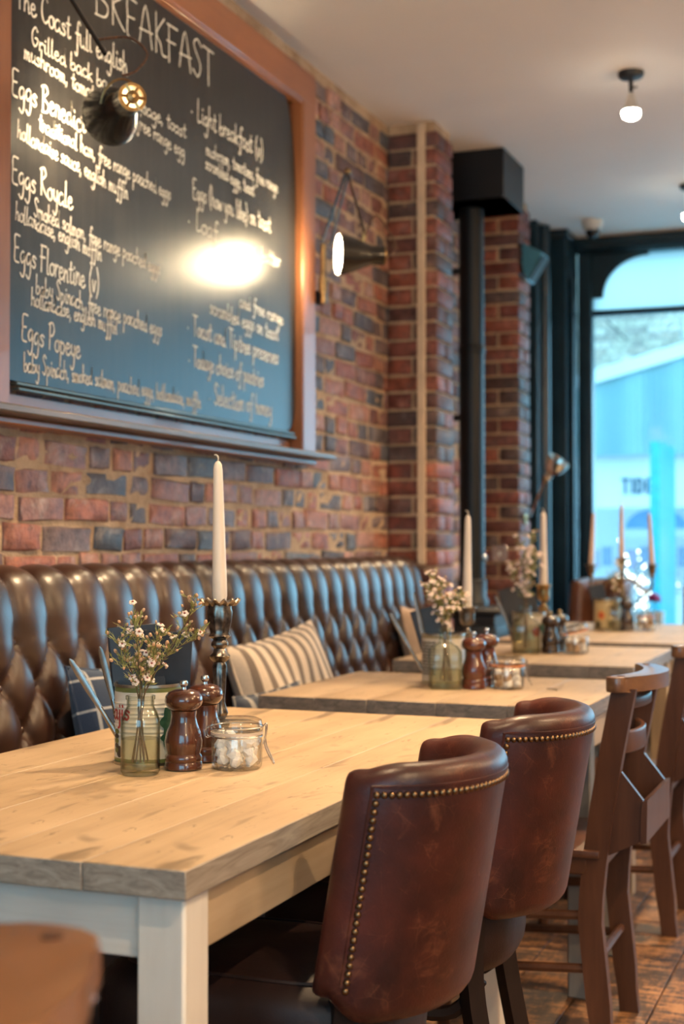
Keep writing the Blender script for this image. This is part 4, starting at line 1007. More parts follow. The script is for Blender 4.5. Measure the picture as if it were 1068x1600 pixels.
# nearest table: tin
t1c, b1c, wr = tin('large cream and green food tin on the nearest table', (.765, 2.315), M_lab1, 0)
fa = math.atan2(-2.315, 2.05 - .765)          # angle of the side that faces the room
def W(off, z): return wr(fa + off, z)
mb = MB(); stroke_text(mb, 'ajis', W(-1.30, .083), .046, .016, .0042, jit=.02); mb.build('red_lettering', M_red, b1c, smooth=False)
mb = MB(); stroke_text(mb, 'Individually', W(.62, .122), .050, .0048, .0010, jit=.02); stroke_text(mb, 'Top quality', W(.62, .111), .046, .0048, .0010, jit=.02); mb.build('small_lettering', M_red, b1c, smooth=False)
mb = MB(); stroke_text(mb, 'chopped', W(.75, .022), .030, .0048, .0012, jit=.02); mb.build('small_lettering', M_blk, b1c, smooth=False)
for off, cz, rx, rz_ in ((.70, .078, .020, .026), (1.15, .062, .018, .022), (.62, .050, .014, .016)):
    lf = decal(b1c, 'leaf_print', M_grn, W(off, 0), blob(0, cz, rx, rz_, 24, .18, 6))
for k in range(5): decal(b1c, 'bottle_print', M_olive if k % 2 == 0 else M_blk, W(-1.12, 0), blob(0, .060 - k * .0085, .0085 - .0006 * k, .0048, 12))
decal(b1c, 'jar_print', M_blk, W(-1.0, 0), blob(.002, .024, .009, .011, 10))
# second tin: rows of fine print
t2c, b2c, wr2 = tin('pale printed food tin on the second table', (.838, 3.905), M_lab2, 0)
fa2 = math.atan2(-3.9, 1.21)
for k in range(11):
    mb = MB(); stroke_text(mb, 'individual quality tomatoes' if k % 2 else 'chopped plum tomatoes inside', wr2(fa2 - 1.25, .118 - .0088 * k), .055, .0034, .0009, random.Random(k), .02); mb.build('small_lettering', M_blk, b2c, smooth=False)
t3c, b3c, wr3 = tin('buff food tin with a small red fruit print on the third table', (.764, 5.225), M_lab2, 0)
fa3 = math.atan2(-5.22, 1.29)
for k in range(9):
    mb = MB(); stroke_text(mb, 'individual quality fruit', wr3(fa3 - 1.2, .118 - .010 * k), .042, .004, .0012, random.Random(k), .02); mb.build('small_lettering', M_olive, b3c, smooth=False)
decal(b3c, 'fruit_print', M_figr, wr3(fa3 + .45, 0), blob(0, .075, .016, .018)); decal(b3c, 'leaf_print', M_grn, wr3(fa3 + .95, 0), blob(0, .09, .014, .03, 16, .15, 4))
t4c, b4c, wr4 = tin('buff food tin with fig print on the farthest table', (.791, 6.625), M_lab3, 0)
fa4 = math.atan2(-6.6, 1.26)
for off, cz, s in ((-.45, .070, 1.0), (.35, .030, .8), (-.75, .026, .8)):
    decal(b4c, 'fig_print', M_fdk if s < 1 else M_figy, wr4(fa4 + off, 0), blob(0, cz, .021 * s, .023 * s))
    if s == 1: decal(b4c, 'fig_print', M_figr, lambda a, q: tuple(c * 1.004 if i < 2 else c for i, c in enumerate(wr4(fa4 - .45, 0)(a, q))), blob(0, cz, .014, .015))
decal(b4c, 'leaf_print', M_fdk, wr4(fa4 + .5, 0), blob(0, .092, .020, .030, 20, .2, 5))

def bottle(label, loc, style, mat, w, h, fill, rz=0):
    t = thing('glass_bottle', label, 'bottle', (loc[0], loc[1], TZ), rz)
    if style == 'round':
        r = w / 2; n = r * .70
        pr = [(r * .9, 0), (r, .006), (r, h * .62), (r * .97, h * .70), (r * .86, h * .79), (n, h * .86), (n, h * .95), (n * 1.08, h * .955), (n * 1.08, h), (n * .92, h), (n * .9, h * .87), (r * .82, h * .785), (r * .94, h * .69), (r * .955, h * .62), (r * .95, .01), (.001, .01), (.001, .004)]
        MB().lathe(pr, 36).build('glass', mat, t)
        MB().lathe([(.001, .012), (r * .93, .012), (r * .93, fill), (.001, fill)], 28).build('water', M_water, t)
    else:
        r = w / 2
        def sq(rr, z, e):
            o = []
            for k in range(32):
                a = 2 * math.pi * k / 32 + math.pi / 4; c, s = math.cos(a), math.sin(a); o.append((rr * math.copysign(abs(c) ** e, c), rr * math.copysign(abs(s) ** e, s), z))
            return o
        secs = [(r * .93, 0, .32), (r, .005, .30), (r, h * .56, .30), (r * .96, h * .62, .36), (r * .74, h * .70, .6), (r * .42, h * .755, 1), (r * .36, h * .80, 1), (r * .36, h * .95, 1), (r * .45, h * .96, 1), (r * .45, h, 1), (r * .32, h, 1), (r * .32, h * .8, 1)]
        vs = []; fs = []
        for rr, z, e in secs: vs += sq(rr, z, e)
        for i in range(len(secs) - 1):
            for k in range(32): fs.append((i * 32 + k, i * 32 + (k + 1) % 32, (i + 1) * 32 + (k + 1) % 32, (i + 1) * 32 + k))
        fs.append(tuple(range(32))); MB().add(vs, fs).build('glass', mat, t)
        vs = []; fs = []
        for z in (.008, fill): vs += sq(r * .93, z, .32)
        fs = [tuple(range(32)), tuple(range(32, 64))] + [(k, (k + 1) % 32, 32 + (k + 1) % 32, 32 + k) for k in range(32)]
        MB().add(vs, fs).build('water', M_water, t)
    return t
bottle('round clear glass bottle of water with flowers on the nearest table', (.822, 2.185), 'round', M_vase, .068, .136, .062)
bottle('square-shouldered glass bottle with flowers on the second table', (.881, 3.785), 'square', M_vaseg, .088, .168, .052, R(24))
bottle('square glass bottle with flowers on the third table', (.781, 5.105), 'square', M_vase, .100, .176, .10, R(18))
bottle('small glass bottle with flowers on the farthest table', (.845, 6.54), 'square', M_vase, .075, .165, .05, R(12))

petal_me = MB(); 
for k in range(5):
    a = 2 * math.pi * k / 5; petal_me.sphere((.0034 * math.cos(a), .0034 * math.sin(a), .001), .0030, 6, 4, (1, 1, .6))
petal_me = petal_me.mesh('blossom', M_petal); core_me = MB().sphere((0, 0, .002), .0019, 6, 4).mesh('blossom_centre', M_flcore); bud_me = MB().sphere((0, 0, .001), .0030, 6, 5, (.85, .85, 1.25)).mesh('bud', M_bud)
def sprigs(label, base, tops, nblossom, nbud, seed, sc=1.0, foot=.02):
    """tops: list of (dx,dy,z) tips relative to the neck; one thing per bunch."""
    rr = random.Random(seed); t = thing('flower_bunch', label, 'flowers', (base[0], base[1], TZ))
    leaf = MB(); tips = []
    for tp in tops:
        neck = Vector((rr.uniform(-.006, .006), rr.uniform(-.006, .006), base[2])); tipv = Vector(tp)
        mid = neck.lerp(tipv, .55) + Vector((rr.uniform(-.012, .012), rr.uniform(-.012, .012), .02))
        path = smoothpath([(rr.uniform(-.016, .016), rr.uniform(-.016, .016), foot), neck, mid, tipv], 7); n = len(path)
        MB().tube(path, [.0017 - .0010 * i / n for i in range(n)], 5).build('stem', M_stem, t)
        for i in range(int(n * .45), n):
            p = path[i]
            for _ in range(2):
                d = Vector((rr.uniform(-1, 1), rr.uniform(-1, 1), rr.uniform(.2, 1.3))).normalized(); L = rr.uniform(.010, .034) * sc
                if i < n * .6: L *= .6
                q = p + d * L; leaf.tube([p, p.lerp(q, .5) + Vector((0, 0, .002)), q], [.0008, .0007, .0005], 4); tips.append((q, d))
                for _l in range(6):
                    b_ = p.lerp(q, rr.uniform(.1, 1)); e = (d + Vector((rr.uniform(-1, 1), rr.uniform(-1, 1), rr.uniform(-.3, .8))) * .8).normalized() * rr.uniform(.006, .013) * sc
                    sv = e.cross(Vector((0, 0, 1)).lerp(Vector((1, 0, 0)), rr.random())).normalized() * .0015
                    leaf.add([b_, b_ + e * .5 + sv, b_ + e, b_ + e * .5 - sv], [(0, 1, 2, 3)])
        tips.append((path[-1], Vector((0, 0, 1))))
    o = leaf.build('foliage', M_leaf, t, smooth=False); o['kind'] = 'stuff'
    rr.shuffle(tips); tips = tips * 3
    for i in range(nblossom + nbud):
        q, d = tips[i]; q = q + Vector((rr.uniform(-.004, .004), rr.uniform(-.004, .004), rr.uniform(-.003, .005))) * sc
        rot = (d + Vector((.3, -.6, .2))).to_track_quat('Z', 'Y').to_euler()
        if i < nblossom:
            b_ = link('blossom', petal_me, t, q, rot); b_.scale = (sc,) * 3; link('blossom_centre', core_me, b_)
        else: b_ = link('bud', bud_me, t, q, rot); s = sc * rr.uniform(.7, 1.1); b_.scale = (s,) * 3
    return t
def dirs(lst):
    """(across, towards, z) offsets -> world offsets, across = to the right along the room's diagonal."""
    return [(a * .93 - b_ * .36, a * .36 + b_ * .93, z) for a, b_, z in lst]
sprigs('sprigs of white and pink waxflower in the bottle on the nearest table', (.822, 2.185, .125), dirs([(.095, .0, .292), (.10, .01, .235), (.035, -.01, .235), (-.012, 0, .262), (-.04, .0, .225), (-.03, -.02, .185), (.02, .01, .20)]), 34, 120, 5, 1.2)
sprigs('dense cream waxflower sprigs in the bottle on the second table', (.881, 3.785, .155), dirs([(-.03, 0, .30), (-.045, 0, .27), (-.015, .01, .28), (.03, 0, .235), (.05, 0, .25), (.02, -.02, .21), (-.02, -.02, .24), (-.055, 0, .25), (.04, .02, .22)]), 110, 60, 6, 1.15)
sprigs('white waxflower sprigs in the bottle on the third table', (.781, 5.105, .165), dirs([(.0, 0, .36), (.03, 0, .42), (-.02, .01, .33), (-.01, 0, .40), (.045, 0, .35), (.02, 0, .31), (-.045, 0, .30)]), 60, 30, 7, 1.5)
sprigs('thin flower sprigs in the bottle on the farthest table', (.845, 6.54, .155), dirs([(.0, 0, .26), (.02, 0, .30), (-.02, 0, .24)]), 12, 10, 8, 1.3)

def mill(label, loc, mat, s=1.0):
    t = thing('pepper_mill', label, 'mill', (loc[0], loc[1], TZ))
    MB().lathe([(r * s, z * s) for r, z in [(.031, 0), (.0335, .002), (.0335, .012), (.0318, .0145), (.0335, .017), (.0330, .024), (.0300, .028), (.0330, .040), (.0338, .050), (.0305, .066), (.0245, .082), (.0225, .094), (.0235, .1035), (.001, .1035)]], 36).build('mill_body', mat, t)
    MB().lathe([(r * s, z * s) for r, z in [(.0225, .104), (.0265, .1065), (.0325, .114), (.0342, .121), (.0328, .129), (.0270, .1365), (.016, .1405), (.001, .1415)]], 36).build('mill_head', mat, t)
    MB().lathe([(r * s, z * s) for r, z in [(.0045, .1405), (.0040, .145), (.0070, .148), (.0078, .152), (.0062, .1565), (.001, .158)]], 18).build('knob', M_steel if mat != M_mill_dark else M_brass, t)
    return t
mill('polished brown wooden pepper mill nearest the camera', (.866, 2.262), M_mill)
mill('polished brown wooden mill half hidden behind the nearest one', (.857, 2.362), M_mill)
mill('red-brown wooden pepper mill on the second table', (.957, 3.805), M_mill_red, 1.0)
mill('red-brown mill half hidden behind another on the second table', (.966, 3.905), M_mill_red, 1.03)
mill('dark wooden pepper mill on the third table beside the open jar', (.863, 5.145), M_mill_dark, .97)
mill('dark wooden mill with brass knob, hidden behind another on the third table', (.875, 5.245), M_mill_dark, .98)
mill('dark wooden pepper mill at the foot of the candelabra', (.886, 6.60), M_mill_dark, 1.0)

lump_me = []
for s in range(6):
    r0 = random.Random(s); mb = MB().box((0, 0, 0), (.017, .015, .014), .004); mb.v = [tuple(c + r0.uniform(-.0022, .0022) for c in p) for p in mb.v]; lump_me.append(mb)
lump_w = [m.mesh('sugar_lump', M_sugar) for m in lump_me]; lump_b = [m.mesh('sugar_lump', M_sugarb) for m in lump_me]
def jar(label, where, loc, n, brown, seal, rz, opened=False, s=1.0, group=None):
    t = thing('clip_top_jar', label, 'jar', (loc[0], loc[1], TZ), rz); r = .0455 * s; h = .062 * s
    MB().lathe([(r * .90, 0), (r * .98, .004), (r, .012), (r, h * .80), (r * .97, h * .88), (r * .97, h), (r * .90, h), (r * .92, h * .85), (r * .95, h * .78), (r * .95, .013), (r * .9, .008), (.001, .007), (.001, .003)], 40).build('jar_body', M_jarg, t)
    lid = link('lid', None, t, (0, 0, h)); 
    if opened: lid.location = (-r * .9, 0, h + .004); lid.rotation_euler = (0, R(-14), 0)
    ox = r * .9 if opened else 0
    MB().lathe([(r * .99, .004), (r * 1.04, .007), (r * 1.04, .013), (r * 1.0, .017), (r * .97, .024), (r * .80, .0275), (r * .5, .025), (.001, .025), (.001, .022), (r * .6, .022), (r * .88, .018), (r * .92, .006)], 40, (ox, 0, 0)).build('lid_glass', M_jarg, lid)
    MB().lathe([(r * .88, -.0005), (r * 1.03, -.0005), (r * 1.03, .0038), (r * .88, .0038)], 40, (ox, 0, 0), None, True).build('rubber_seal', seal, lid)
    def ring(rad, z): return [(rad * math.cos(2 * math.pi * k / 36), rad * math.sin(2 * math.pi * k / 36), z) for k in range(37)]
    MB().tube(ring(r * 1.0, h * .93), .0013, 6, False).build('neck_wire', M_steel, t)
    MB().tube([(p[0] + ox, p[1], p[2]) for p in ring(r * 1.045, .0125)], .0012, 6, False).build('lid_wire', M_steel, lid)
    for y in (-.010, .010):
        MB().tube(smoothpath([(-r * 1.0, y, h * .93), (-r * 1.18, y, h * .9), (-r * 1.22, y, h * 1.12), (-r * 1.05, y, h + .012)], 4), .0012, 6).build('hinge_wire', M_steel, t)
    if not opened:
        for y in (-.011, .011):
            MB().tube(smoothpath([(r * 1.03, y, h + .013), (r * 1.16, y, h + .016), (r * 1.14, y, h * .98), (r * 1.06, y, h * .72)], 4), .0013, 6).build('clasp_wire', M_steel, t)
        MB().tube(smoothpath([(r * 1.10, -.011, h * .82), (r * 1.16, -.011, h * .60), (r * 1.42, -.009, h * .20), (r * 1.46, 0, h * .14), (r * 1.42, .009, h * .20), (r * 1.16, .011, h * .60), (r * 1.10, .011, h * .82)], 4), .0013, 6).build('clasp_lever', M_steel, t)
    else:
        MB().tube(smoothpath([(r * 1.0, -.011, h * .9), (r * 1.2, -.009, h * .75), (r * 1.28, 0, h * .7), (r * 1.2, .009, h * .75), (r * 1.0, .011, h * .9)], 4), .0013, 6).build('clasp_lever', M_steel, t)
    rr = random.Random(n); k = 0; z = .0145; cz = math.cos(rz); sz = math.sin(rz)
    while k < n:
        ring_n = 6
        for i in range(ring_n + 1):
            if k >= n: break
            a = 2 * math.pi * i / ring_n + z * 60; rad = 0 if i == ring_n else r * .62
            o = link('sugar_lump', rr.choice(lump_b if rr.random() < brown else lump_w), None, (loc[0] + rad * math.cos(a), loc[1] + rad * math.sin(a), TZ + z + rr.uniform(-.001, .002)), (rr.uniform(0, 6), rr.uniform(0, 6), rr.uniform(0, 6)))
            o.scale = (s * 1.22,) * 3
            tag(o, 'sugar lump inside the clip-top jar on ' + where, 'sugar', 'sugar lumps in the jar on ' + where); k += 1
        z += .0155 * s
    return t
jar('closed clip-top glass jar of white sugar lumps on the nearest table', 'the nearest table', (.950, 2.305), 23, 0, M_sealc, R(18))
jar('clip-top jar with orange seal on the second table', 'the second table', (1.043, 3.845), 21, .4, M_seal, R(25))
jar('open clip-top jar with orange seal on the third table', 'the third table', (.953, 5.165), 21, .7, M_seal, R(20), True, 1.02)
jar('clip-top jar with orange seal on the farthest table', 'the farthest table', (.962, 6.66), 19, .6, M_seal, R(15))

def lobed(prof, n, lobes, amp):
    """lathe with scalloped radius: prof rows are (r, z, amount)."""
    vs = []; fs = []
    for r, z, q in prof:
        for k in range(n):
            a = 2 * math.pi * k / n; rr_ = r * (1 + amp * q * math.cos(lobes * a)); vs.append((rr_ * math.cos(a), rr_ * math.sin(a), z + .004 * q * math.cos(lobes * a) * (1 if q > .9 and r > .03 else 0)))
    for i in range(len(prof) - 1):
        for k in range(n): fs.append((i * n + k, i * n + (k + 1) % n, (i + 1) * n + (k + 1) % n, (i + 1) * n + k))
    fs.append(tuple(range(n))); fs.append(tuple(range((len(prof) - 1) * n, len(prof) * n)))
    return MB().add(vs, fs)
def candle(label, loc, h, r0, mat, tilt=(0, 0)):
    t = thing('taper_candle', label, 'candle', loc); t.rotation_euler = (tilt[0], tilt[1], 0)
    MB().lathe([(r0 * .85, 0), (r0, .012), (r0 * .98, .04), (r0 * .62, h * .93), (r0 * .52, h * .965), (r0 * .28, h * .985), (.001, h * .99)], 24).build('wax', mat, t)
    MB().tube(smoothpath([(0, 0, h * .985), (.001, 0, h + .004), (-.003, 0, h + .009), (-.007, 0, h + .009)], 3), .0016, 6).build('wick', M_wick, t)
    return t
# nearest: ornate blackened-silver candlestick
cs = thing('candlestick', 'ornate blackened silver candlestick on the nearest table', 'candlestick', (.832, 2.475, TZ))
lobed([(.052, 0, .5), (.053, .004, .5), (.050, .009, .8), (.040, .016, .6), (.026, .028, .5), (.016, .042, .4), (.020, .052, .3), (.019, .058, .3), (.011, .064, 0)], 48, 8, .06).build('base', M_silver, cs)
lobed([(.011, .063, 0), (.0145, .068, .3), (.017, .075, .5), (.0135, .084, .4), (.0105, .095, .6), (.0125, .140, .6), (.0140, .165, .6), (.0115, .172, 0), (.018, .178, .5), (.0205, .184, .6), (.014, .190, 0), (.0115, .198, 0), (.0165, .204, .3), (.0165, .210, .3), (.012, .216, 0)], 48, 8, .10).build('stem', M_silver, cs)
cup_ = lobed([(.012, .215, 0), (.0215, .222, .6), (.0185, .228, .2), (.0195, .236, .6), (.0225, .250, .8), (.0245, .268, .8), (.023, .276, .2), (.024, .284, .2)], 48, 8, .09).build('cup', M_silver, cs)
lobed([(.020, .281, 0), (.034, .284, .95), (.0395, .290, .95), (.037, .292, .95), (.022, .287, .2)], 64, 14, .045).build('drip_pan', M_pewter, cup_)
candle('tall cream taper candle on the nearest table', (.832, 2.475, TZ + .288), .275, .0145, M_wax, (0, R(-1.0)))
def goblet(label, loc, mat, h):
    t = thing('candlestick', label, 'candlestick', (loc[0], loc[1], TZ)); k = h / .215
    MB().lathe([(r, z * k) for r, z in [(.046, 0), (.047, .004), (.040, .010), (.022, .018), (.014, .028), (.012, .040), (.001, .040)]], 32).build('base', mat, t)
    MB().lathe([(r, z * k) for r, z in [(.012, .039), (.018, .046), (.018, .052), (.011, .058), (.0125, .09), (.0165, .125), (.020, .130), (.0205, .138), (.010, .146), (.0075, .153), (.014, .158), (.001, .158)]], 28).build('stem', mat, t)
    MB().lathe([(r, z * k) for r, z in [(.010, .157), (.020, .164), (.0235, .176), (.0225, .192), (.024, .204), (.0295, .213), (.0290, .215), (.016, .206), (.001, .205)]], 32).build('cup', mat, t)
    return t
goblet('pewter candlestick with goblet cup on the second table', (.871, 4.035), M_pewter, .215)
candle('tall cream taper candle on the second table', (.871, 4.035, TZ + .205), .283, .0145, M_wax, (0, R(.7)))
goblet('brass candlestick on the third table', (.787, 5.365), M_brass, .245)
candle('tall cream taper candle on the third table', (.787, 5.365, TZ + .234), .292, .0155, M_wax)
# far: three-armed candelabra
ca = thing('candelabra', 'three-armed bronze candelabra on the farthest table', 'candelabra', (.833, 6.77, TZ))
M_bronze = plain('bronze', (.26, .16, .08), .35, 1.0, c2=(.11, .065, .035), nscale=30)
MB().lathe([(.060, 0), (.061, .005), (.052, .012), (.030, .022), (.016, .040), (.012, .060), (.001, .06)], 32).build('base', M_bronze, ca)
MB().lathe([(.012, .058), (.018, .066), (.011, .075), (.010, .10), (.015, .15), (.017, .20), (.011, .212), (.017, .222), (.011, .232), (.010, .28), (.001, .28)], 24).build('stem', M_bronze, ca)
cupm = MB().lathe([(.009, -.02), (.014, -.012), (.009, -.004), (.016, .004), (.019, .02), (.018, .032), (.030, .040), (.029, .043), (.001, .041)], 24).mesh('cup', M_bronze)
ax = Vector((.93, .36, 0))
for s in (-1, 1):
    pth = smoothpath([Vector((0, 0, .215)), ax * (s * .035) + Vector((0, 0, .235)), ax * (s * .075) + Vector((0, 0, .205)), ax * (s * .115) + Vector((0, 0, .175)), ax * (s * .145) + Vector((0, 0, .190)), ax * (s * .145) + Vector((0, 0, .245))], 6)
    MB().tube(pth, .0062, 8).build('arm', M_bronze, ca); link('cup', cupm, ca, ax * (s * .145) + Vector((0, 0, .26)))
link('cup', cupm, ca, (0, 0, .29))
candle('peach taper candle in the middle of the candelabra', (.833, 6.77, TZ + .332), .262, .0125, M_waxp)
for s, nm in ((-1, 'left'), (1, 'right')):
    p = Vector((.833, 6.77, TZ)) + ax * s * .145
    candle('peach taper candle on the %s arm of the candelabra' % nm, (p.x, p.y, TZ + .302), .245, .0125, M_waxp, (R(-1.2 * s), R(-3.2 * s)))

# menus and cutlery standing in the tins
def card(label, loc, w, h, rz, lean, tilt, mat, fold=True):
    t = thing('menu_card', label, 'menu', loc); t.rotation_euler = (Matrix.Rotation(rz, 3, 'Z') @ Matrix.Rotation(tilt, 3, 'Y') @ Matrix.Rotation(lean, 3, 'X')).to_euler()
    MB().box((0, 0, h / 2), (w, .0022, h), .0008).build('front_cover', mat, t)
    MB().box((0, .005, h / 2 - .002), (w - .002, .0020, h - .004), .0006).build('back_cover', mat, t, rot=(R(-2.0), 0, 0))
    MB().tube([(-w / 2, .002, 0), (-w / 2, .002, h)], .003, 8).build('spine', mat, t)
    return t
M_knife = plain('cutlery_steel', (.34, .33, .32), .25, 1.0, c2=(.22, .21, .20), nscale=20)
def knife(label, loc, d, L=.21, wood_handle=False, group=None):
    t = thing('table_knife', label, 'knife', loc); t.rotation_euler = Vector(d).to_track_quat('Z', 'Y').to_euler(); 
    MB().tube(smoothpath([(0, 0, 0), (0, 0, .04), (0, 0, .09), (0, 0, .105)], 3), [.0045] * 3 + [.0050] * 3 + [.0042] * 3 + [.0038], 8, True, .5).build('handle', M_knife, t)
    MB().tube([(0, 0, .104), (0, 0, .14), (.001, 0, .18), (.003, 0, L - .006), (.004, 0, L)], [.0045, .0065, .0065, .0045, .001], 8, True, .16).build('blade', M_knife if not wood_handle else M_pine_leg, t)
    return t
card('dark navy menu card standing in the nearest tin', (.757, 2.318, TZ + .010), .096, .240, R(27), R(-5), R(-5), M_menu)
card('second dark menu card behind the first in the nearest tin', (.776, 2.350, TZ + .010), .088, .228, R(27), R(3), R(3), M_menu)
knife('table knife leaning far left out of the nearest tin', (.745, 2.285, TZ + .012), (-.42, -.16, .72))
knife('table knife behind the leaning one in the nearest tin', (.727, 2.300, TZ + .012), (-.20, -.06, .85), .205)
knife('wooden-tipped knife upright in the nearest tin', (.727, 2.322, TZ + .012), (-.10, -.02, .95), .240, True)
card('dark menu card leaning in the second tin', (.845, 3.910, TZ + .010), .085, .215, R(20), R(-6), R(-16), M_menu)
knife('steel knife standing in the second tin', (.808, 3.895, TZ + .012), (-.18, -.08, .95), .255)
knife('steel knife leaning left out of the second tin', (.800, 3.880, TZ + .012), (-.42, -.18, .80), .22)
card('grey menu card leaning left in the third tin', (.752, 5.235, TZ + .010), .090, .235, R(18), R(-6), R(-15), M_menug)
card('grey menu card beside the steel knife in the third tin', (.770, 5.262, TZ + .010), .075, .205, R(18), R(-3), R(-8), M_menug)
knife('steel knife leaning left out of the third tin', (.730, 5.205, TZ + .012), (-.36, -.14, .85), .215)
card('black menu card leaning in the farthest tin', (.787, 6.635, TZ + .010), .070, .205, R(14), R(-6), R(-14), M_menu)
tw = thing('twig', 'small fallen twig beside the jar on the second table', 'twig', (1.15, 3.86, TZ))
MB().tube([(0, 0, .0015), (.02, -.012, .003), (.035, -.030, .0015)], .0012, 5).build('stalk', M_stem, tw); MB().tube([(.02, -.012, .003), (.028, -.010, .002)], .0008, 5).build('side_shoot', M_stem, tw)
# glowing tea light holder on the far table
tl = thing('tea_light_holder', 'glowing amber glass tea light holder behind the third table', 'candle holder', (.565, 5.885, TZ))
MB().lathe([(.034, 0), (.038, .004), (.038, .016), (.030, .020), (.001, .02)], 28).build('base', M_brass, tl)
def amber():
    m, nt, b = new_mat('amber_glow'); b.inputs['Base Color'].default_value = (.9, .45, .12, 1); b.inputs['Emission Color'].default_value = (1, .50, .16, 1); b.inputs['Emission Strength'].default_value = 2.2; b.inputs['Roughness'].default_value = .3; return m
MB().lathe([(.033, .020), (.037, .030), (.036, .055), (.028, .078), (.016, .088), (.001, .09)], 28).build('lit_glass', amber(), tl)
# flower pot on the window sill
fp = thing('flower_pot', 'small magenta flower in a white pot on the window sill', 'flower pot', (.735, 8.36, .54))
MB().lathe([(.04, 0), (.055, .12), (.06, .22), (.055, .22), (.05, .12), (.001, .11)], 28).build('pot', M_lining, fp)
M_mag = plain('magenta_petal', (.42, .03, .16), .6)
mb = MB()
for k in range(7): mb.sphere((.022 * math.cos(k * .9), .022 * math.sin(k * .9), .29 + .01 * (k % 3)), .018, 8, 6)
mb.build('flower_head', M_mag, fp); MB().tube([(0, 0, .11), (.004, 0, .20), (0, 0, .285)], .004, 6).build('stem', M_leaf, fp)

# ------------------------------------------------------------------ the street outside
M_cyan = plain('cyan_corrugated', (.26, .42, .44), .5, c2=(.245, .40, .42), nscale=2); M_cyan2 = plain('cyan_paint', (.012, .30, .40), .45)
M_white = plain('white_render', (.48, .50, .52), .6, c2=(.45, .47, .49), nscale=2)
M_stock = brick_mat('stock_brick', [(.30, .27, .21), (.36, .33, .25), (.24, .21, .17), (.40, .37, .30), (.32, .27, .21)], True, .4)
pave = struct(MB().box((1.5, 16.6, -.12), (30, 16, .2)).build('pavement', plain('paving', (.36, .37, .38), .8, nscale=3)))
bld = thing('shop_building', 'pale shop building across the street, seen through the window', 'building', (-.5, 15.5, 0))
def ob(mb, name, mat, parent=None, **kw): return wb(mb, name, mat, bld, **kw) if parent is None else mb.build(name, mat, parent, **kw)
ob(MB().box((0, 15.9, 5.2), (9, .3, 4.3)), 'upper_wall', plain('stock_mortar', (.34, .33, .30), .9))
bw = MB(); rr = random.Random(9)
for c in range(26):
    z = 3.06 + c * .075; xx = -1.7 - rr.uniform(0, .2)
    while xx < .6:
        L = rr.choice((.215, .102)); 
        if not (-.02 < xx + L / 2 < 1.0 and 3.28 < z < 4.4): bw.box((xx + L / 2, 15.75, z), (L, .02, .064))
        xx += L + .011
o = ob(bw, 'brickwork', M_stock, smooth=False); o['kind'] = 'stuff'
wf = ob(MB().box((.50, 15.74, 3.33), (1.15, .10, .10)).box((-.02, 15.73, 3.9), (.12, .08, 1.1)).box((.33, 15.73, 3.9), (.05, .06, 1.1)).box((.70, 15.73, 3.9), (.08, .08, 1.1)), 'window_frame', M_white)
for xx in (.16, .52): ob(MB().box((xx, 15.745, 3.9), (.30, .02, 1.1)), 'pane', plain('dark_pane', (.10, .12, .20), .1))
ob(MB().tube([(-.92, 15.6, 3.62), (-.70, 15.6, 3.40)], .012, 6), 'flag_pole', M_iron)
# parapet band and corrugated fascia, rising to the right
def zt(x): return 2.86 + .26 * (x + 1.0)
ob(MB().prism([(-1.9, zt(-1.9)), (1.4, zt(1.4)), (1.4, zt(1.4) + .15), (-1.9, zt(-1.9) + .15)], 15.15, 15.6, 'Y'), 'parapet_band', M_white)
cg = MB(); xs = [-1.9 + .015 * i for i in range(220)]
vs = []; fs = []
for i, xx in enumerate(xs):
    yo = 15.2 - .03 * math.sin(2 * math.pi * xx / .062); vs += [(xx, yo, 2.10), (xx, yo, zt(xx) + .02), (xx, 15.30, 2.10), (xx, 15.30, zt(xx) + .02)]
for i in range(len(xs) - 1):
    a, b_ = 4 * i, 4 * i + 4; fs += [(a, b_, b_ + 1, a + 1), (a + 2, a + 3, b_ + 3, b_ + 2), (a, a + 2, b_ + 2, b_), (a + 1, b_ + 1, b_ + 3, a + 3)]
ob(cg.add(vs, fs), 'corrugated_fascia', M_cyan)
sg = ob(MB().box((-.25, 15.4, 1.83), (3.3, .10, .58)), 'sign_board', M_white)
M_sgn = plain('sign_letters', (.015, .07, .11), .6)
def blocky(ch, x, z, h, w):
    mb = MB(); t_ = .030; Y = 15.345
    if ch == 'T': mb.box((x + w / 2, Y, z + h - t_ / 2), (w, .012, t_)).box((x + w / 2, Y, z + h / 2 - t_ / 2), (t_, .012, h - t_))
    if ch == 'I': mb.box((x + w / 2, Y, z + h / 2), (t_, .012, h))
    if ch == 'E':
        mb.box((x + t_ / 2, Y, z + h / 2), (t_, .012, h))
        for q in (0, .5, 1): mb.box((x + t_ + (w - t_) / 2, Y, z + t_ / 2 + (h - t_) * q), (w - t_, .012, t_))
    if ch == 'D':
        n = 14; out = [(x, z), (x, z + h)] + [(x + w * .45 + w * .55 * math.sin(math.pi * i / n), z + h / 2 + h / 2 * math.cos(math.pi * i / n)) for i in range(n + 1)]
        inn = [(x + t_, z + t_), (x + t_, z + h - t_)] + [(x + w * .45 + (w * .55 - t_) * math.sin(math.pi * i / n), z + h / 2 + (h / 2 - t_) * math.cos(math.pi * i / n)) for i in range(n + 1)]
        m = len(out)
        for i in range(m):
            j = (i + 1) % m; a, b_, c, d = out[i], out[j], inn[j], inn[i]
            mb.add([(p[0], yy, p[1]) for yy in (Y - .006, Y + .006) for p in (a, b_, c, d)], [(0, 1, 2, 3), (7, 6, 5, 4), (0, 4, 5, 1), (3, 2, 6, 7)])
    return mb
xx = -.71
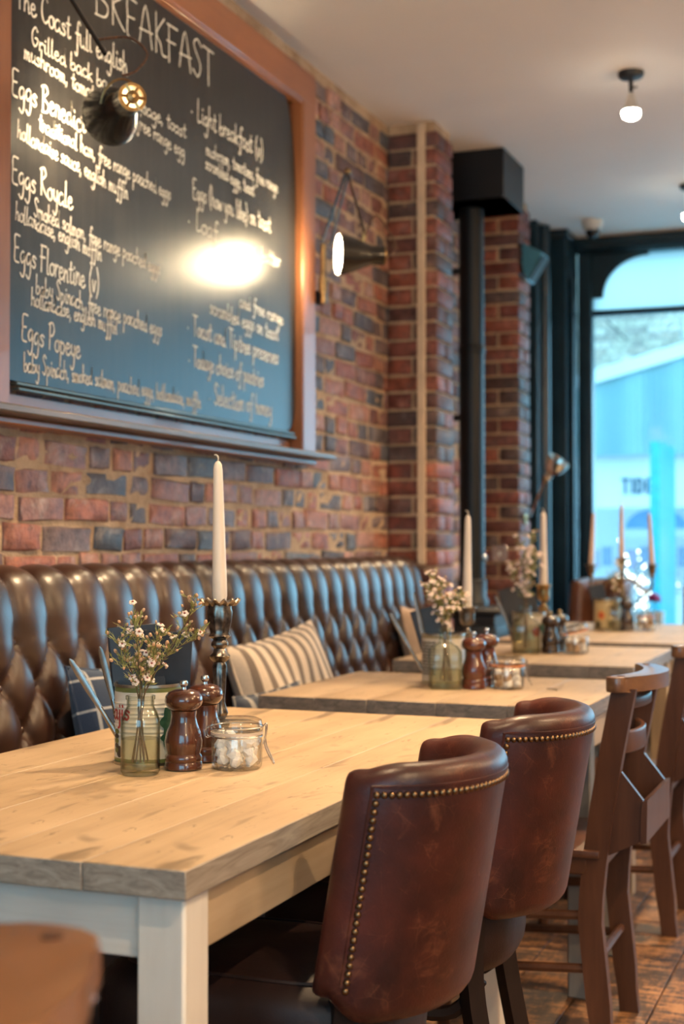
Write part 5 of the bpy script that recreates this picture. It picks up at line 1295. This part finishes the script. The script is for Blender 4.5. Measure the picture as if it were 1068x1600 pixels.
for ch, w in (('T', .088), ('I', .034), ('D', .088), ('E', .068)):
    blocky(ch, xx, 1.685, .175, w).build('sign_letter', M_sgn, sg, loc=(0, 0, 0), smooth=False); xx += w + .017
ob(MB().box((-.25, 15.62, .30), (3.3, .12, .60)), 'shop_base', M_white)
M_inside = plain('shop_interior', (.28, .34, .42), .8)
ob(MB().box((-.25, 16.8, 1.0), (3.6, .1, 2.2)), 'shop_back_wall', M_white)
ob(MB().box((-.25, 16.2, .02), (3.6, 1.3, .04)), 'shop_floor', M_inside)
ar = [(.0, 0)] + [(.34 * math.cos(R(a)), .25 * math.sin(R(a))) for a in range(0, 181, 12)]
ob(MB().prism([(-.43 + p[0], 1.32 + p[1] * .9) for p in ar], 15.9, 16.0, 'Y'), 'blue_arch', plain('blue_arch', (.05, .22, .42), .6))
ob(MB().box((-.40, 15.95, 1.27), (.75, .10, .07)), 'shelf', M_white)
for i in range(9): ob(MB().box((-1.15 + i * .14, 16.1, .98 + .03 * (i % 3)), (.10, .06, .22)), 'shop_goods', plain('shop_goods_%d' % i, [(.30, .24, .34), (.14, .22, .34), (.40, .38, .40)][i % 3], .7))
ob(MB().box((-.25, 15.45, 1.07), (3.3, .01, .95)), 'shop_pane', M_glass_win)
pil = thing('party_pier', 'bright cyan painted pier standing in front of the shop', 'pillar', (.013, 13.5, 0))
MB().box((0, 0, 1.04), (.086, .98, 2.08), .004).build('shaft', M_cyan2, pil); MB().box((0, 0, .06), (.12, 1.02, .12), .006).build('foot', M_cyan2, pil)
M_fairy = emit('fairy_light', (1, .93, .72), 7)
def fairy_tree(label, x, y, h, rad, n, seed):
    r0 = random.Random(seed); t = thing('fairy_light_tree', label, 'tree', (x, y, 0)); br = MB(); li = MB()
    br.tube([(0, 0, 0), (.01, 0, h * .55)], [.025, .012], 6)
    for i in range(26):
        a = r0.uniform(0, 6.28); z0 = h * r0.uniform(.15, .55); z1 = z0 + h * r0.uniform(.15, .45); q = rad * r0.uniform(.4, 1) * (1.1 - .6 * z1 / h)
        br.tube([(0, 0, z0), (q * .5 * math.cos(a), q * .5 * math.sin(a), (z0 + z1) / 2 + .03), (q * math.cos(a), q * math.sin(a), z1)], [.009, .006, .003], 5)
        for k in range(n // 26):
            f = r0.uniform(.35, 1); li.sphere((q * f * math.cos(a) + r0.uniform(-.05, .05), q * f * math.sin(a) + r0.uniform(-.05, .05), z0 + (z1 - z0) * f + r0.uniform(-.05, .05)), .009, 6, 4)
    br.tube([(0, 0, 0), (0, 0, .02)], .10, 12)
    o = li.build('fairy_lights', M_fairy, t); o['kind'] = 'stuff'; br.build('branches', M_stem, t)
fairy_tree('bare tree strung with fairy lights left of the cyan pier', -.50, 14.4, 1.30, .85, 104, 1)
fairy_tree('bare tree strung with fairy lights at the right picture edge', .42, 14.0, 1.75, .40, 104, 2)
